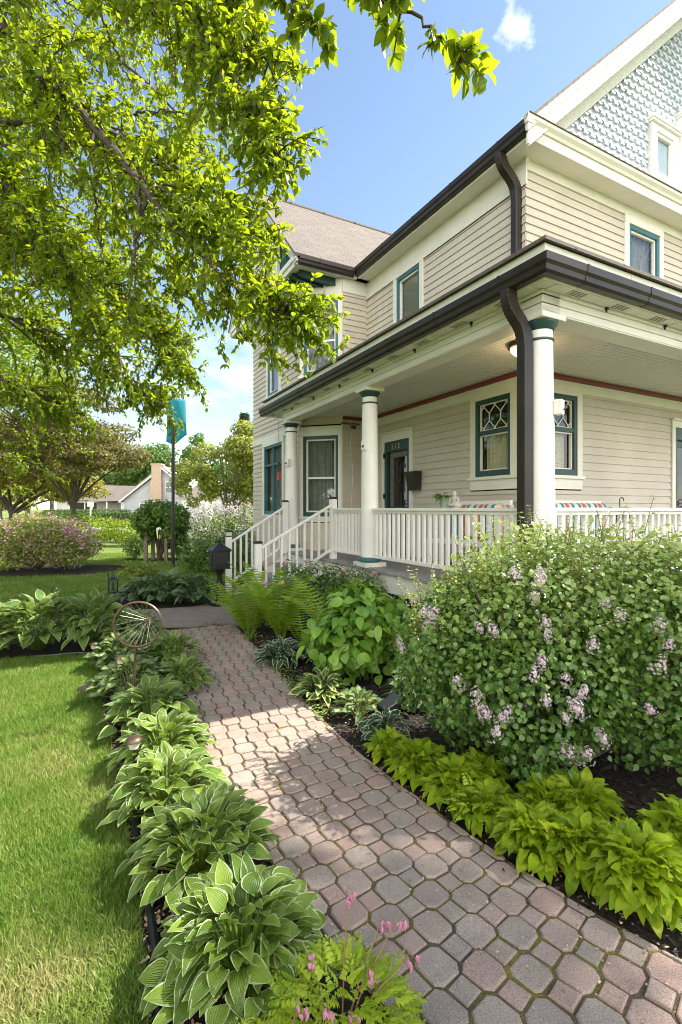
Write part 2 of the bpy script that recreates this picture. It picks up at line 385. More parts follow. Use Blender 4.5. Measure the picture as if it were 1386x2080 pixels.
window(FR_S, *SW1, casing=(.23, .1, .045, .14), teal='tealdk', kind='diamond', meet=.57)
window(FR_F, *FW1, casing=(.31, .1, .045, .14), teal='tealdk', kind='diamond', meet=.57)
window(FR_S, *SUP, casing=(.1, .1, .02, .05), kind='sash', curt='blind', meet=.28)
fw = window(FR_F, *FUP, casing=(.1, .1, .11, .05), kind='sash', curt='curtaing', meet=.3)
mu = MB(FR_F); c0_, c1_, d0_, d1_ = FUP[0] + .09, FUP[1] - .09, 4.75, 5.68
for k in (0, 2, 4, 6):                          # leaded lights, diagonal cames
    a_ = c0_ + (c1_ - c0_) * k / 6; mu.tube([mu.P(a_, -.036, d0_), mu.P(c1_ - (a_ - c0_), -.036, d1_)], .0022, 5)
for z_ in (5.0, 5.2, 5.4): mu.tube([mu.P(c0_, -.036, z_), mu.P(c1_, -.036, z_)], .0022, 5)
mu.build('muntin', M['vent'], fw)
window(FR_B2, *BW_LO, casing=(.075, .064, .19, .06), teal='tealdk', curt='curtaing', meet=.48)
window(FR_B2, *BW_UP, casing=(.075, .074, .12, .05), curt='curtaing', meet=.46)
window(FR_B3, *B3LO, casing=(.1, .1, .1, .06), kind='cross', meet=.72, curt='curtaing')
window(FR_B3, *B3UP, casing=(.1, .1, .09, .05), curt='curtaing', meet=.55)

# trim boards
tr = MB(FR_S)
tr.box(.989 + .002, 2.398, 0, .026, 3.13, 3.27); tr.box(3.362, 3.95, 0, .026, 3.13, 3.27); tr.box(2.4, 3.36, 0, .024, 3.13, 3.27)
tr.box(0, .989, 0, .028, 3.13, 3.27)
tr.build('frieze', M['cream'], house); tr = MB(FR_S); tr.box(-.026, 3.95, 0, .027, 5.69, 6.01); tr.build('frieze', M['cream'], house)
tr = MB(FR_F); tr.box(0, 7.6, 0, .028, 3.13, 3.27); tr.build('frieze', M['cream'], house); tr = MB(FR_F); tr.box(.001, 7.6, 0, .027, 5.88, 6.01); tr.build('frieze', M['cream'], house)
for fr, L in ((FR_B1, .554), (FR_B2, B2L), (FR_B3, 2.99), (FR_B4, B2L)):
    tr = MB(fr); tr.box(0, L, 0, .027, 5.75, 6.01); tr.build('frieze', M['cream'], house)
cb = MB()
cb.fr = FR_B2; cb.box(-.012, .012, -.01, .022, .2, 5.75); cb.build('corner_board', M['cream'], house); cb = MB(FR_B2); cb.box(B2L - .012, B2L + .012, -.01, .022, .2, 5.75)
cb.build('corner_board', M['cream'], house); cb = MB(FR_B3); cb.box(0.0, .9, -.01, .029, 3.1, 3.26); cb.box(.9, 2.99, -.01, .031, 3.101, 3.24)
cb.build('frieze', M['cream'], house)
mb = MB(FR_S); mb.box(.0, 3.95, 0, .05, 3.275, 3.335); mb.fr = FR_F; mb.box(-.05, 7.6, 0, .051, 3.276, 3.336)
mb.fr = FR_B1; mb.box(.05, .56, 0, .05, 3.277, 3.337)
mb.build('crown_moulding', M['red'], house, bevel=.012)

# doors
def door(fr, a0, a1, z0, z1, head, number=None):
    mb = MB(fr)
    mb.box(a0 - .09, a0, -.03, .034, z0, z1); mb.box(a1, a1 + .09, -.03, .034, z0, z1); mb.box(a0 - .09, a1 + .09, -.03, .035, z1, z1 + head)
    mb.box(a0 - .115, a1 + .115, -.03, .07, z1 + head, z1 + head + .035)
    d = mb.build('door', M['cream'], house, bevel=.004)
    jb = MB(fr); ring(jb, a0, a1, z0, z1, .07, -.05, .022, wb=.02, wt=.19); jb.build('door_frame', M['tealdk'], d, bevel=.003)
    lf = MB(fr); b0, b1, c0, c1 = a0 + .07, a1 - .07, z0 + .02, z1 - .19
    ring(lf, b0, b1, c0, c1, .1, -.09, -.055, wb=.16, wt=.1)
    lf.box(b0 + .1, b1 - .1, -.088, -.057, z0 + .62, z0 + .78)
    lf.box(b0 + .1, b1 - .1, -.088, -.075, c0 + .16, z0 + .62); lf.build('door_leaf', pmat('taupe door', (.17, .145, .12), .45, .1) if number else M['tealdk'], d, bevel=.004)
    br = MB(fr); br.box(b0, b1, -.06, -.04, z0 + .79, z0 + .85); br.build('door_rail', M['tealdk'], d)
    pn = MB(fr); pn.quad((b0 + .1, -.075, z0 + .78), (b1 - .1, -.075, z0 + .78), (b1 - .1, -.075, c1 - .1), (b0 + .1, -.075, c1 - .1)); pn.build('pane', M['glass'], d)
    bk = MB(fr); ring(bk, a0, a1, z0, z1, .02, -.4, -.051); bk.box(a0, a1, -.42, -.401, z0, z1); bk.build('dark_room_box', M['dark'], d)  # near-black box in place of the dim hall behind the door
    hd = MB(fr); pa = hd.P
    hd.tube([pa(b0 + .05, -.055, z0 + .9), pa(b0 + .05, -.0, z0 + .9), pa(b0 + .17, .005, z0 + .895)], .011, 8)
    hd.tube([pa(b0 + .05, -.05, z0 + .7), pa(b0 + .05, -.05, z0 + 1.02)], .022, 8, flat=.5)
    hd.tube([pa(b0 + .2, -.04 + .03 * math.sin(t), z0 + .9 + .07 * math.cos(t)) for t in np.linspace(0, 6.2, 12)], .006, 6); hd.build('handle', M['black'], d)
    hg = MB(fr)
    for z in (z0 + 1.75, z0 + 1.0): hg.box(a1 - .02, a1 + .02, .02, .045, z, z + .09)
    hg.build('hinge', M['black'], d)
    if number:
        cu = bpy.data.curves.new('house_number', 'FONT'); cu.body = number; cu.size = .135; cu.extrude = .004; cu.space_character = 1.45; cu.align_x = 'CENTER'
        g = pmat('brass number', (.62, .48, .20), .35, .1, metal=.6); cu.materials.append(g)
        o = link('house_number', cu, d); am = (a0 + a1) / 2 + .02
        x, y, z = mb.P(am, .027, z1 - .15); o.location = (x, y, z); o.rotation_euler = (math.radians(90), 0, math.radians(-90))
        bpy.context.view_layer.update(); me_ = bpy.data.meshes.new_from_object(o); o2 = link('house_number', me_, d, o.location); o2.rotation_euler = o.rotation_euler; bpy.data.objects.remove(o); o2.name = 'house_number'
        bell = MB(fr); bell.tube([bell.P(a0 - .045, .03, z0 + 1.27), bell.P(a0 - .045, .05, z0 + 1.27)], .026, 14); bell.build('doorbell', M['black'], d)
door(FR_S, *SDOOR, .14, '512')
door(FR_F, *FDOOR, .1)

# porch: floor, skirt, ceiling, beam, columns
mb = MB()
nb = 0
mb.box(-.16, 1.38, -.16, 5.93, .70, .74); mb.box(1.3805, 9, -.16, 1.38, .7001, .7401); mb.build('porch_floor', M['floor'], house, bevel=.006)
mb = MB(); mb.box(-.125, -.085, -.125, 6.0, .47, .699); mb.box(-.085, 9, -.126, -.086, .471, .698); mb.build('porch_skirt', M['cream'], house)
la = MB()
for fr, L in ((((-.07, -.07), (0, 1), (-1, 0)), 6.0), (((-.07, -.07), (1, 0), (0, -1)), 9.0)):
    la.fr = fr; a = 0.0
    while a < L - .45:
        la.extrude([(-.018, 0, 0), (.018, 0, 0), (.018, .008, 0), (-.018, .008, 0)], (a, .0, .02), (a + .45, .0, .47))
        la.extrude([(-.018, .009, 0), (.018, .009, 0), (.018, .017, 0), (-.018, .017, 0)], (a + .45, 0, .02), (a, 0, .47)); a += .11
la.build('lattice', M['lattice'], house)
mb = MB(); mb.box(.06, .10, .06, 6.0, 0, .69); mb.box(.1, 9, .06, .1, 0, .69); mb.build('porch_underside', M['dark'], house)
ce = MB(); x = -.06
while x < 1.39: ce.box(x, x + .052, -.06, 5.95, 3.345, 3.36); x += .0625
y = -.06
while y < 1.39: ce.box(1.395, 9.0, y, y + .052, 3.3449, 3.3599); y += .0625
ce.box(-.06, 9, -.06, 5.95, 3.352, 3.40)
ce.build('porch_ceiling', M['ceil'], house)
bm = MB()
for fr, L in ((((0, 0), (0, 1), (-1, 0)), 6.02), (((0, 0), (1, 0), (0, -1)), 9.0)):
    bm.fr = fr; s = .0008 if fr[1][0] else 0
    for d0, d1, z0, z1 in ((-.115, .115, 3.25 + s, 3.335), (-.10, .125, 3.336, 3.40 + s), (-.1, .142, 3.401, 3.435 - s), (-.115, .122, 3.262, 3.276)):
        bm.box(-d1 + s, L, d0, d1, z0, z1)
bm.build('porch_beam', M['cream'], house, bevel=.004)
def column(x, y):
    c = MB(); z0 = .74
    pr = [(.128, z0 + .13)]
    for i in range(13):
        t = i / 12; pr.append((.127 - .022 * t ** 1.6, z0 + .14 + (3.13 - z0 - .14) * t))
    c.lathe(x, y, pr, 40); o = c.build('column', M['white'], house, smooth=True)
    b = MB(); tor = [(.13 + .036 * math.cos(a), z0 + .095 + .034 * math.sin(a)) for a in np.linspace(-1.5, 1.5, 9)]
    b.lathe(x, y, [(.12, z0 + .06)] + tor + [(.12, z0 + .135)], 36); b.build('column_base', M['teal'], o, smooth=True)
    p = MB(); p.box(x - .17, x + .17, y - .17, y + .17, z0 + .0005, z0 + .061); p.build('plinth', M['cream'], o, bevel=.004)
    k = MB(); k.lathe(x, y, [(.106, 3.03), (.117, 3.035), (.117, 3.05), (.106, 3.055)], 36)
    k.lathe(x, y, [(.107, 3.125), (.115, 3.13), (.12, 3.145), (.142, 3.175), (.147, 3.19), (.147, 3.2)], 36); k.build('capital', M['tealdk'], o, smooth=True)
    a = MB(); a.box(x - .152, x + .152, y - .152, y + .152, 3.2005, 3.2495); a.build('abacus', M['cream'], o, bevel=.004)
for x, y in ((0, 0), (0, 2.93), (0, 5.87), (2.94, 0)): column(x, y)

# porch roof, soffit, gutter
E = .28; ZS = 3.44
rf = MB()
zr = lambda d: 3.755 + (d + .33) * .235
for dz in (0, -.03):
    rf.quad((-.33, -.33, zr(-.33) + dz), (-.33, 6.66, zr(-.33) + dz), (1.4, 6.66, zr(1.4) + dz), (1.4, 1.4, zr(1.4) + dz))
    rf.quad((-.33, -.33, zr(-.33) + dz), (1.4, 1.4, zr(1.4) + dz), (9, 1.4, zr(1.4) + dz), (9, -.33, zr(-.33) + dz))
for p, r in (((-.33, -.33), (-.33, 6.66)), ((-.33, -.33), (9, -.33)), ((-.33, 6.66), (1.4, 6.66))):
    d0 = zr(min(p[0], p[1]) if True else 0); d1 = zr(r[0] if p[1] > 6 else -.33)
    rf.quad((*p, d0 - .03), (*r, d1 - .03), (*r, d1), (*p, d0))
o = rf.build('porch_roof', M['shingle'], house)
uvl = o.data.uv_layers.new(name='uv')
for lp in o.data.loops:
    v = o.data.vertices[lp.vertex_index].co; uvl.data[lp.index].uv = (v.y + v.x * .3, v.z * 2.6)
fa = MB(); fa.box(-E, -E + .02, -E, 6.62, ZS, 3.73); fa.box(-E + .02, 9, -E, -E + .02, ZS + .0005, 3.7295); fa.box(-E + .02, .3, 6.6, 6.62, ZS, 3.729)
fa.box(-E - .008, -E, -E - .008, 6.62, 3.59, 3.72); fa.box(-E, 9, -E - .008, -E, 3.5905, 3.7195)
k = .25
while k < 9:
    if k < 6.4: fa.box(-E - .012, -E, k, k + .012, 3.592, 3.724)
    fa.box(k, k + .012, -E - .012, -E, 3.592, 3.7235); k += .62
fa.build('fascia', M['cream'], house)
sf = MB(); w = .305
sf.box(-E + .02, -.12, -E + .02, 6.6, ZS, ZS + .02); sf.box(-.12, 9, -E + .02, -.12, ZS + .0005, ZS + .0205); sf.box(-.12, .235, 6.02, 6.6, ZS + .001, ZS + .021)
y = -.1
while y < 6.5: sf.box(-E + .02, -.143, y, y + w - .008, ZS - .006, ZS); y += w
x = -.1
while x < 8.8: sf.box(x, x + w - .008, -E + .02, -.143, ZS - .0062, ZS - .0002); x += w
sf.box(-E + .02, -.143, -E + .02, -.14, ZS - .004, ZS); sf.build('soffit', M['cream'], house)
VM = pmat('soffit perforation', (.13, .12, .10), .8)
y = .12
while y < 6.4:
    sv = MB()
    for i in range(4): sv.box(-.245 + i * .022, -.235 + i * .022, y, y + .2, ZS - .0072, ZS - .0058)
    sv.build('soffit_vent', VM, house); y += w * 2
x = .12
while x < 3.2:
    sv = MB()
    for i in range(4): sv.box(x, x + .2, -.245 + i * .022, -.235 + i * .022, ZS - .0074, ZS - .006)
    sv.build('soffit_vent', VM, house); x += w * 2
for fr, L in ((((0, 0), (0, 1), (-1, 0)), 6.0), (((0, 0), (1, 0), (0, -1)), 3.0)):
    a = .7
    while a < L:
        ck = MB(fr); ck.box(a, a + .026, .143, .165, 3.408, 3.432); ck.prism([(a + .006, 3.385), (a + .014, 3.385), (a + .014, 3.41), (a + .006, 3.41)], .145, .16); ck.build('light_clip', M['black'], house); a += .95
def gutter(p0, p1, side, name='gutter', zb=3.445):
    """K-profile gutter from p0 to p1; side: unit out direction"""
    sx, sy = side; pr = [(0, 0), (.055, 0), (.075, .02), (.082, .06), (.10, .085), (.104, .145), (.092, .145), (.088, .09), (.06, .02), (.012, .012), (.012, .14), (0, .14)]
    g = MB(); m0, m1 = p0, p1
    n = len(pr)
    vs = [(m0[0] + sx * d + (m0[2] * d if len(m0) > 2 else 0), m0[1] + sy * d + (m0[3] * d if len(m0) > 2 else 0), zb + z) for d, z in pr] + \
         [(m1[0] + sx * d + (m1[2] * d if len(m1) > 2 else 0), m1[1] + sy * d + (m1[3] * d if len(m1) > 2 else 0), zb + z) for d, z in pr]
    g.raw(vs, [tuple(range(n)), tuple(range(2 * n - 1, n - 1, -1))] + [(i, (i + 1) % n, n + (i + 1) % n, n + i) for i in range(n)])
    L = math.hypot(m1[0] - m0[0], m1[1] - m0[1]); e = ((m1[0] - m0[0]) / L, (m1[1] - m0[1]) / L); t = .4
    while t < L - .1:
        c = (m0[0] + e[0] * t, m0[1] + e[1] * t)
        out = [(0, -.003), (.057, -.003), (.079, .018), (.086, .06), (.104, .085), (.108, .148), (0, .148)]
        vv = [(c[0] + sx * d + e[0] * k, c[1] + sy * d + e[1] * k, zb + z) for k in (0, .02) for d, z in out]; nn = len(out)
        g.raw(vv, [tuple(range(nn)), tuple(range(2 * nn - 1, nn - 1, -1))] + [(i, (i + 1) % nn, nn + (i + 1) % nn, nn + i) for i in range(nn)])
        t += .9
    return g.build(name, M['brown'], house)
gutter((-E - .008, -E - .008, 0, -1), (-E - .008, 6.68), (-1, 0)); gutter((-E - .008, -E - .008, -1, 0), (9, -E - .008), (0, -1))

# railings, newels, stairs
def baluster_run(parent, pts, z0, z1, half=.017):
    for (x, y), a, b in zip(pts, z0, z1):
        m = MB(); m.box(x - half, x + half, y - half, y + half, a, b); m.build('baluster', M['white'], parent)
def railing(axis, a0, a1, off=0.0):
    m = MB()
    if axis == 'y': m.fr = ((off, 0), (0, 1), (-1, 0))
    else: m.fr = ((0, off), (1, 0), (0, -1))
    m.box(a0, a1, -.045, .045, 1.525, 1.56); m.box(a0, a1, -.022, .022, 1.49, 1.5245); m.box(a0, a1, -.022, .022, .865, .91)
    r = m.build('railing', M['white'], house, bevel=.005)
    n = int(round((a1 - a0) / .108)); ps = []
    for i in range(n):
        a = a0 + (a1 - a0) * (i + .5) / n; ps.append(m.P(a, 0, 0)[:2])
    baluster_run(r, ps, [.9105] * n, [1.4895] * n)
railing('y', .125, 2.81); railing('y', 3.05, 4.03); railing('x', .125, 2.815); railing('x', 3.065, 4.2)
def newel(x, y, z0, z1, cap=True):
    m = MB(); m.box(x - .05, x + .05, y - .05, y + .05, z0, z1); o = m.build('newel_post', M['white'], house, bevel=.006)
    if cap:
        c = MB(); c.box(x - .062, x + .062, y - .062, y + .062, z1 + .0005, z1 + .02); c.box(x - .05, x + .05, y - .05, y + .05, z1 + .0205, z1 + .035)
        c.build('post_cap', M['black'], o, bevel=.005)
newel(0, 4.08, .741, 1.71); newel(-.19, 5.72, .70, 1.68); newel(-1.27, 4.08, 0, 1.03); newel(-1.27, 5.72, 0, 1.05, False)
st = MB()
for i, z in enumerate((.185, .37, .555)):
    x1 = -.161 - (3 - 1 - i) * .28; st.box(x1 - .29, x1 - .0, 4.14, 5.66, z - .04, z)
    st.box(x1 - .27, x1 - .24, 4.15, 5.65, z - .185, z - .041)
st.build('stair', M['floor'], house, bevel=.006)
for y in (4.105, 5.655):
    sg = MB(); sg.fr = ((0, y), (1, 0), (0, 1)); sg.prism([(-1.2, 0), (-.95, 0), (-.17, .5), (-.17, .70), (-1.2, .05)], 0, .03); sg.build('stringer', M['cream'], house)
def stair_rail(y, xa, za, xb, zb):
    m = MB(); pr = [(0, -.03, -.02), (0, .03, -.02), (0, .03, .02), (0, -.03, .02)]
    m.extrude(pr, (xa, y, za), (xb, y, zb)); pr2 = [(0, -.02, -.022), (0, .02, -.022), (0, .02, .022), (0, -.02, .022)]
    m.extrude(pr2, (xa, y, za - .72), (xb, y, zb - .72)); r = m.build('stair_railing', M['white'], house, bevel=.005)
    n = 9; ps = []; lo = []; hi = []
    for i in range(n):
        t = (i + .6) / (n + .2); ps.append((xa + (xb - xa) * t, y)); z = za + (zb - za) * t; lo.append(z - .70); hi.append(z - .012)
    baluster_run(r, ps, lo, hi)
stair_rail(4.08, -1.22, .96, -.05, 1.60); stair_rail(5.72, -1.22, .96, -.24, 1.56)

# main roof
XG = 1.13; ZG = 6.19; XR = 5.21; PIT = .94
zroof = lambda x: ZG + (x - 1.05) * PIT
def uv_planar(o, fu, fv):
    l = o.data.uv_layers.new(name='uv')
    for lp in o.data.loops:
        v = o.data.vertices[lp.vertex_index].co; l.data[lp.index].uv = (fu(v), fv(v))
rf = MB()
xe = 1.05; ye = 1.06
for dz, in ((0,), (-.05,)):
    rf.quad((xe, ye, zroof(xe) + dz), (xe, 11, zroof(xe) + dz), (XR, 11, zroof(XR) + dz), (XR, ye, zroof(XR) + dz))
    rf.quad((2 * XR - xe, ye, zroof(xe) + dz), (XR, ye, zroof(XR) + dz), (XR, 11, zroof(XR) + dz), (2 * XR - xe, 11, zroof(xe) + dz))
rf.quad((xe, ye, zroof(xe) - .05), (XR, ye, zroof(XR) - .05), (XR, ye, zroof(XR)), (xe, ye, zroof(xe)))
rf.quad((2 * XR - xe, ye, zroof(xe) - .05), (XR, ye, zroof(XR) - .05), (XR, ye, zroof(XR)), (2 * XR - xe, ye, zroof(xe)))
rf.quad((xe, ye, zroof(xe) - .05), (xe, 11, zroof(xe) - .05), (xe, 11, zroof(xe)), (xe, ye, zroof(xe)))
roof = rf.build('roof', M['shingle'], house); uv_planar(roof, lambda v: v.y, lambda v: abs(v.x - XR) * 1.37)
so_ = MB(); so_.box(XG, 1.4, 1.13, 5.2, 6.01, 6.04); so_.box(1.4, 9.3, 1.13, 1.4, 6.0105, 6.0405); so_.build('soffit', M['cream'], house)
fa = MB(); fa.box(XG - .02, XG, 1.11, 5.2, 6.0, 6.17); fa.box(XG, 9.3, 1.11, 1.13, 6.0, 6.13); fa.build('fascia', M['cream'], house)
mo = MB(); mo.extrude([(0, 0, 0), (0, -.02, .0), (0, -.035, .03), (0, -.07, .06), (0, -.075, .10), (0, .03, .10)], (1.03, 1.11, 6.131), (9.3, 1.11, 6.131))
mo.box(1.03, 1.128, 1.04, 1.109, 6.13, 6.228)
mo.build('crown_moulding', M['cream'], house)
pe = MB(); pe.quad((1.05, 1.02, 6.238), (9.3, 1.02, 6.238), (9.3, 1.385, 6.56), (1.4, 1.385, 6.56)); pe.box(1.05, 9.3, 1.02, 1.05, 6.232, 6.243); o = pe.build('pent_roof', M['shingle'], house)
uv_planar(o, lambda v: v.x, lambda v: v.y * 1.3)
gutter((XG - .02, 1.09), (XG - .02, 5.18), (-1, 0), zb=6.03)
# gable end: shingles, red strip, rakes, windows
zu = lambda x: zroof(x) - .06 if x < XR else zroof(2 * XR - x) - .06      # underside of the rake
mb = MB(FR_F); mb.prism([(.28, 6.5), (7.3, 6.5), (XR - 1.4, zu(XR))], -.06, -.03); mb.build('gable_wall', M['blue'], house)
gs = MB(FR_F); row = 0; z = 6.62; SWD = .15; RH = .132
GH = [(2.60, 3.46, 6.5, 7.66), (3.40, 4.28, 6.5, 8.0), (4.22, 5.1, 6.5, 7.66)]
while z < zu(XR) - .1:
    x = .3 + (row % 2) * SWD * .5
    while x < 7.3:
        for (u0, u1, drop, th) in ((x, x + SWD * .52, 0, .026), (x + SWD * .52, x + SWD * .985, .055, .02)):
            za, zb = z + drop, z + RH + .05
            um = (u0 + u1) / 2
            if zb + .04 > zu(1.4 + min(u0, u1) if um < 3.8 else 1.4 + max(u0, u1)) + .09: continue
            if any(h[0] + .01 < um < h[1] - .01 and h[2] < (za + zb) / 2 < h[3] - .05 for h in GH): continue
            gs.raw([gs.P(u0, -.028, za), gs.P(u1, -.028, za), gs.P(u0, th, za), gs.P(u1, th, za), gs.P(u0, -.028, zb), gs.P(u1, -.028, zb), gs.P(u0, -.024, zb), gs.P(u1, -.024, zb)],
                   [(0, 1, 3, 2), (2, 3, 7, 6), (0, 2, 6, 4), (1, 5, 7, 3)])
        x += SWD
    z += RH; row += 1
gs.build('gable_shingle', M['blue'], house)
mb = MB(FR_F); mb.box(.25, 7.4, -.02, .03, 6.545, 6.60); mb.build('gable_strip', M['red'], house, bevel=.01)
mb = MB(FR_F); mb.box(.25, 7.4, -.02, .034, 6.6005, 6.625); mb.build('gable_ledge', M['cream'], house)
def gable_window(a0, a1, z0, z1):
    m = MB(FR_F); ring(m, a0, a1, z0, z1, .13, -.03, .05, wb=.07, wt=.14); m.box(a0 - .03, a1 + .03, -.03, .10, z1, z1 + .05); m.box(a0 - .02, a1 + .02, -.03, .085, z1 - .04, z1 - .0005)
    w = m.build('window', M['white'], house, bevel=.004)
    s = MB(FR_F); ring(s, a0 + .13, a1 - .13, z0 + .07, z1 - .14, .05, -.02, .03, wb=.06); s.build('sash', M['white'], w)
    p = MB(FR_F); p.quad((a0 + .18, 0, z0 + .12), (a1 - .18, 0, z0 + .12), (a1 - .18, 0, z1 - .18), (a0 + .18, 0, z1 - .18)); p.build('pane', M['glass'], w)
    c = MB(FR_F); c.box(a0 + .14, a1 - .14, -.4, -.36, z0 + .1, z1 - .15); c.build('curtain', pmat('rose curtain', (.22, .10, .12), .8, .3, 9), w)
    return w
gable_window(2.66, 3.38, 6.626, 7.5); gable_window(3.47, 4.2, 6.626, 7.86); gable_window(4.28, 5.0, 6.626, 7.5)
rk = MB()
for s_ in (1, -1):
    X = lambda x: x if s_ > 0 else 2 * XR - x
    def board(y0, y1, lo, hi, x0=1.0, name=None):
        k = .73
        pts = [(X(x0), zroof(x0) - .05 - lo), (X(XR), zroof(XR) - .05 - lo), (X(XR), zroof(XR) - .05 - hi), (X(x0), zroof(x0) - .05 - hi)]
        n = 4; v = [(a, y0, z) for a, z in pts] + [(a, y1, z) for a, z in pts]
        rk.raw(v, [(0, 1, 2, 3), (7, 6, 5, 4)] + [(i, (i + 1) % n, n + (i + 1) % n, n + i) for i in range(n)])
    board(1.05, 1.10, .0, .10, 1.05); board(1.075, 1.10, .10, .26, 1.07); board(1.062, 1.10, .262, .30, 1.09)
    board(1.10, 1.372, .20, .23, 1.2); board(1.345, 1.372, .23, .50, 1.35)
rk.build('rake_board', M['cream'], house)

# wing roof over the bay
YC, HW, ZR2, ZE2, XF = 7.43, 2.25, 8.52, 6.19, -.16
pw = (ZR2 - ZE2) / HW
rf = MB(); TH = .05
for s_ in (-1, 1):
    ye_ = YC + s_ * HW
    rf.quad((XF - .06, ye_, ZE2), (6, ye_, ZE2), (6, YC, ZR2), (XF - .06, YC, ZR2)); rf.quad((XF - .06, ye_, ZE2 - TH), (6, ye_, ZE2 - TH), (6, YC, ZR2 - TH), (XF - .06, YC, ZR2 - TH))
    rf.quad((XF - .06, ye_, ZE2 - TH), (XF - .06, YC, ZR2 - TH), (XF - .06, YC, ZR2), (XF - .06, ye_, ZE2)); rf.quad((XF - .06, ye_, ZE2 - TH), (6, ye_, ZE2 - TH), (6, ye_, ZE2), (XF - .06, ye_, ZE2))
o = rf.build('wing_roof', M['shingle'], house); uv_planar(o, lambda v: v.x, lambda v: abs(v.y - YC) * 1.44)
mb = MB(); mb.tube([(XF - .07, YC, ZR2 + .01), (6, YC, ZR2 + .01)], .045, 8, flat=.5); mb.build('ridge_cap', M['shingle'], house).data.uv_layers.new(name='uv')
mb = MB(); mb.box(XF + .02, 1.128, YC - HW + .07, YC + HW - .07, 6.02, 6.05); mb.build('soffit', M['cream'], house)
mb = MB(); y0 = YC - HW + .05
mb.box(XF, 1.1, y0, y0 + .02, 6.0, 6.14); mb.box(XF, 1.1, 2 * YC - y0 - .02, 2 * YC - y0, 6.0, 6.14); mb.box(XF, XF + .02, y0 + .02, 2 * YC - y0 - .02, 6.0, 6.17); mb.box(XF - .03, XF, y0 - .02, 2 * YC - y0 + .02, 6.1, 6.19)
mb.build('fascia', M['cream'], house)
gutter((XF + .03, y0), (1.01, y0), (0, -1), zb=6.0)
fg = ((XF, YC), (0, 1), (-1, 0))
mb = MB(fg); mb.prism([(-HW + .12, 6.19), (HW - .12, 6.19), (0, ZR2 - .14)], -.2, -.17); mb.build('gable_wall', M['tealdk'], house)
vb = MB(fg); a = -HW + .2
while a < HW - .2: vb.box(a, a + .02, -.17, -.155, 6.19, ZR2 - .18 - abs(a) * pw); a += .085
vb.build('beadboard', M['teal'], house)
mb = MB(fg)
for a in (-.95, .87): mb.box(a, a + .08, -.154, -.10, 6.19, ZR2 - .2 - abs(a) * pw)
mb.box(-.05, .05, -.154, -.11, 7.2, ZR2 - .25); mb.box(-1.3, 1.3, -.153, -.105, 7.12, 7.2)
for s_ in (-1, 1): mb.extrude([(-.04, 0, 0), (.04, 0, 0), (.04, .05, 0), (-.04, .05, 0)], (s_ * .9, -.152, 6.7), (s_ * .05, -.152, 7.9))
mb.build('gable_truss', M['cream'], house)
mb = MB(fg); mb.prism([(-.82, 6.25), (.82, 6.25), (.82, 7.1), (-.82, 7.1)], -.152, -.145); mb.build('gable_panel', M['siding'], house)
rk = MB(fg)
for s_ in (-1, 1):
    for d0, d1, lo, hi in ((-.02, .04, .0, .09), (-.02, .02, .09, .24)):
        p = [(s_ * HW, ZE2 - .05 - lo), (0, ZR2 - .05 - lo), (0, ZR2 - .05 - hi), (s_ * (HW - .1), ZE2 - .05 - hi + .1)]
        rk.prism(p, d0, d1)
rk.build('rake_board', pmat('grey green rake paint', (.42, .44, .36), .55, .12, 4, .1), house)
for y, sg_ in ((5.42, 1), (5.60, 1), (5.78, 1), (9.1, -1), (9.3, -1)):
    x1 = .86 - abs(y - 5.35) if sg_ > 0 else .86 - abs(y - 9.561); x0 = max(x1 - .78, -.06)
    mb = MB(((0, y), (1, 0), (0, 1))); p = [(x1, 6.018), (x0, 6.018), (x0 - .03, 5.985), (x0, 5.955), (x0 + .1, 5.93), (x0 + .2, 5.925), (x1 - .2, 5.90), (x1, 5.865)]
    mb.prism(p, 0, .115); mb.build('bracket', M['tealdk'], house, bevel=.012)

# downspouts
def downspout(pts, w=.085, flat=.8):
    m = MB(); m.tube(pts, w, 4, flat=flat, ph=math.pi / 4, ref=(1, 0, 0))
    p = [Vector(a) for a in pts]
    o = m.build('downspout', M['brown'], house, bevel=.01)
    r = MB(); ns = 14
    for i in range(ns):                       # crimped elbow rings
        t = .06 + .88 * i / (ns - 1); L = len(pts) - 2; f = t * (L - 1); k = min(int(f), L - 2); c = p[k].lerp(p[k + 1], f - k); d = (p[k + 1] - p[k]).normalized()
        r.tube([c - d * .006, c + d * .006], w * 1.007, 4, flat=flat, ph=math.pi / 4, ref=(1, 0, 0))
    r.build('elbow', M['brown'], o)
    return o
def bez(a, b, c, d, n=12):
    A, B, Cc, D = map(Vector, (a, b, c, d))
    return [tuple(A * (1 - t) ** 3 + B * 3 * t * (1 - t) ** 2 + Cc * 3 * t * t * (1 - t) + D * t ** 3) for t in np.linspace(0, 1, n)]
downspout(bez((1.06, 1.5, 6.03), (1.06, 1.5, 5.78), (1.345, 1.5, 5.88), (1.345, 1.5, 5.52)) + [(1.345, 1.5, 4.06)])
downspout(bez((-.34, .05, 3.45), (-.34, .05, 3.18), (-.19, .0, 3.25), (-.19, .0, 2.95)) + [(-.19, 0, .05)], .082, .8)
rb = MB()
for i in range(5): rb.tube([(-.19 - .048 + .0, -.03 + i * .015, 2.9), (-.19 - .048, -.03 + i * .015, .1)], .004, 4)
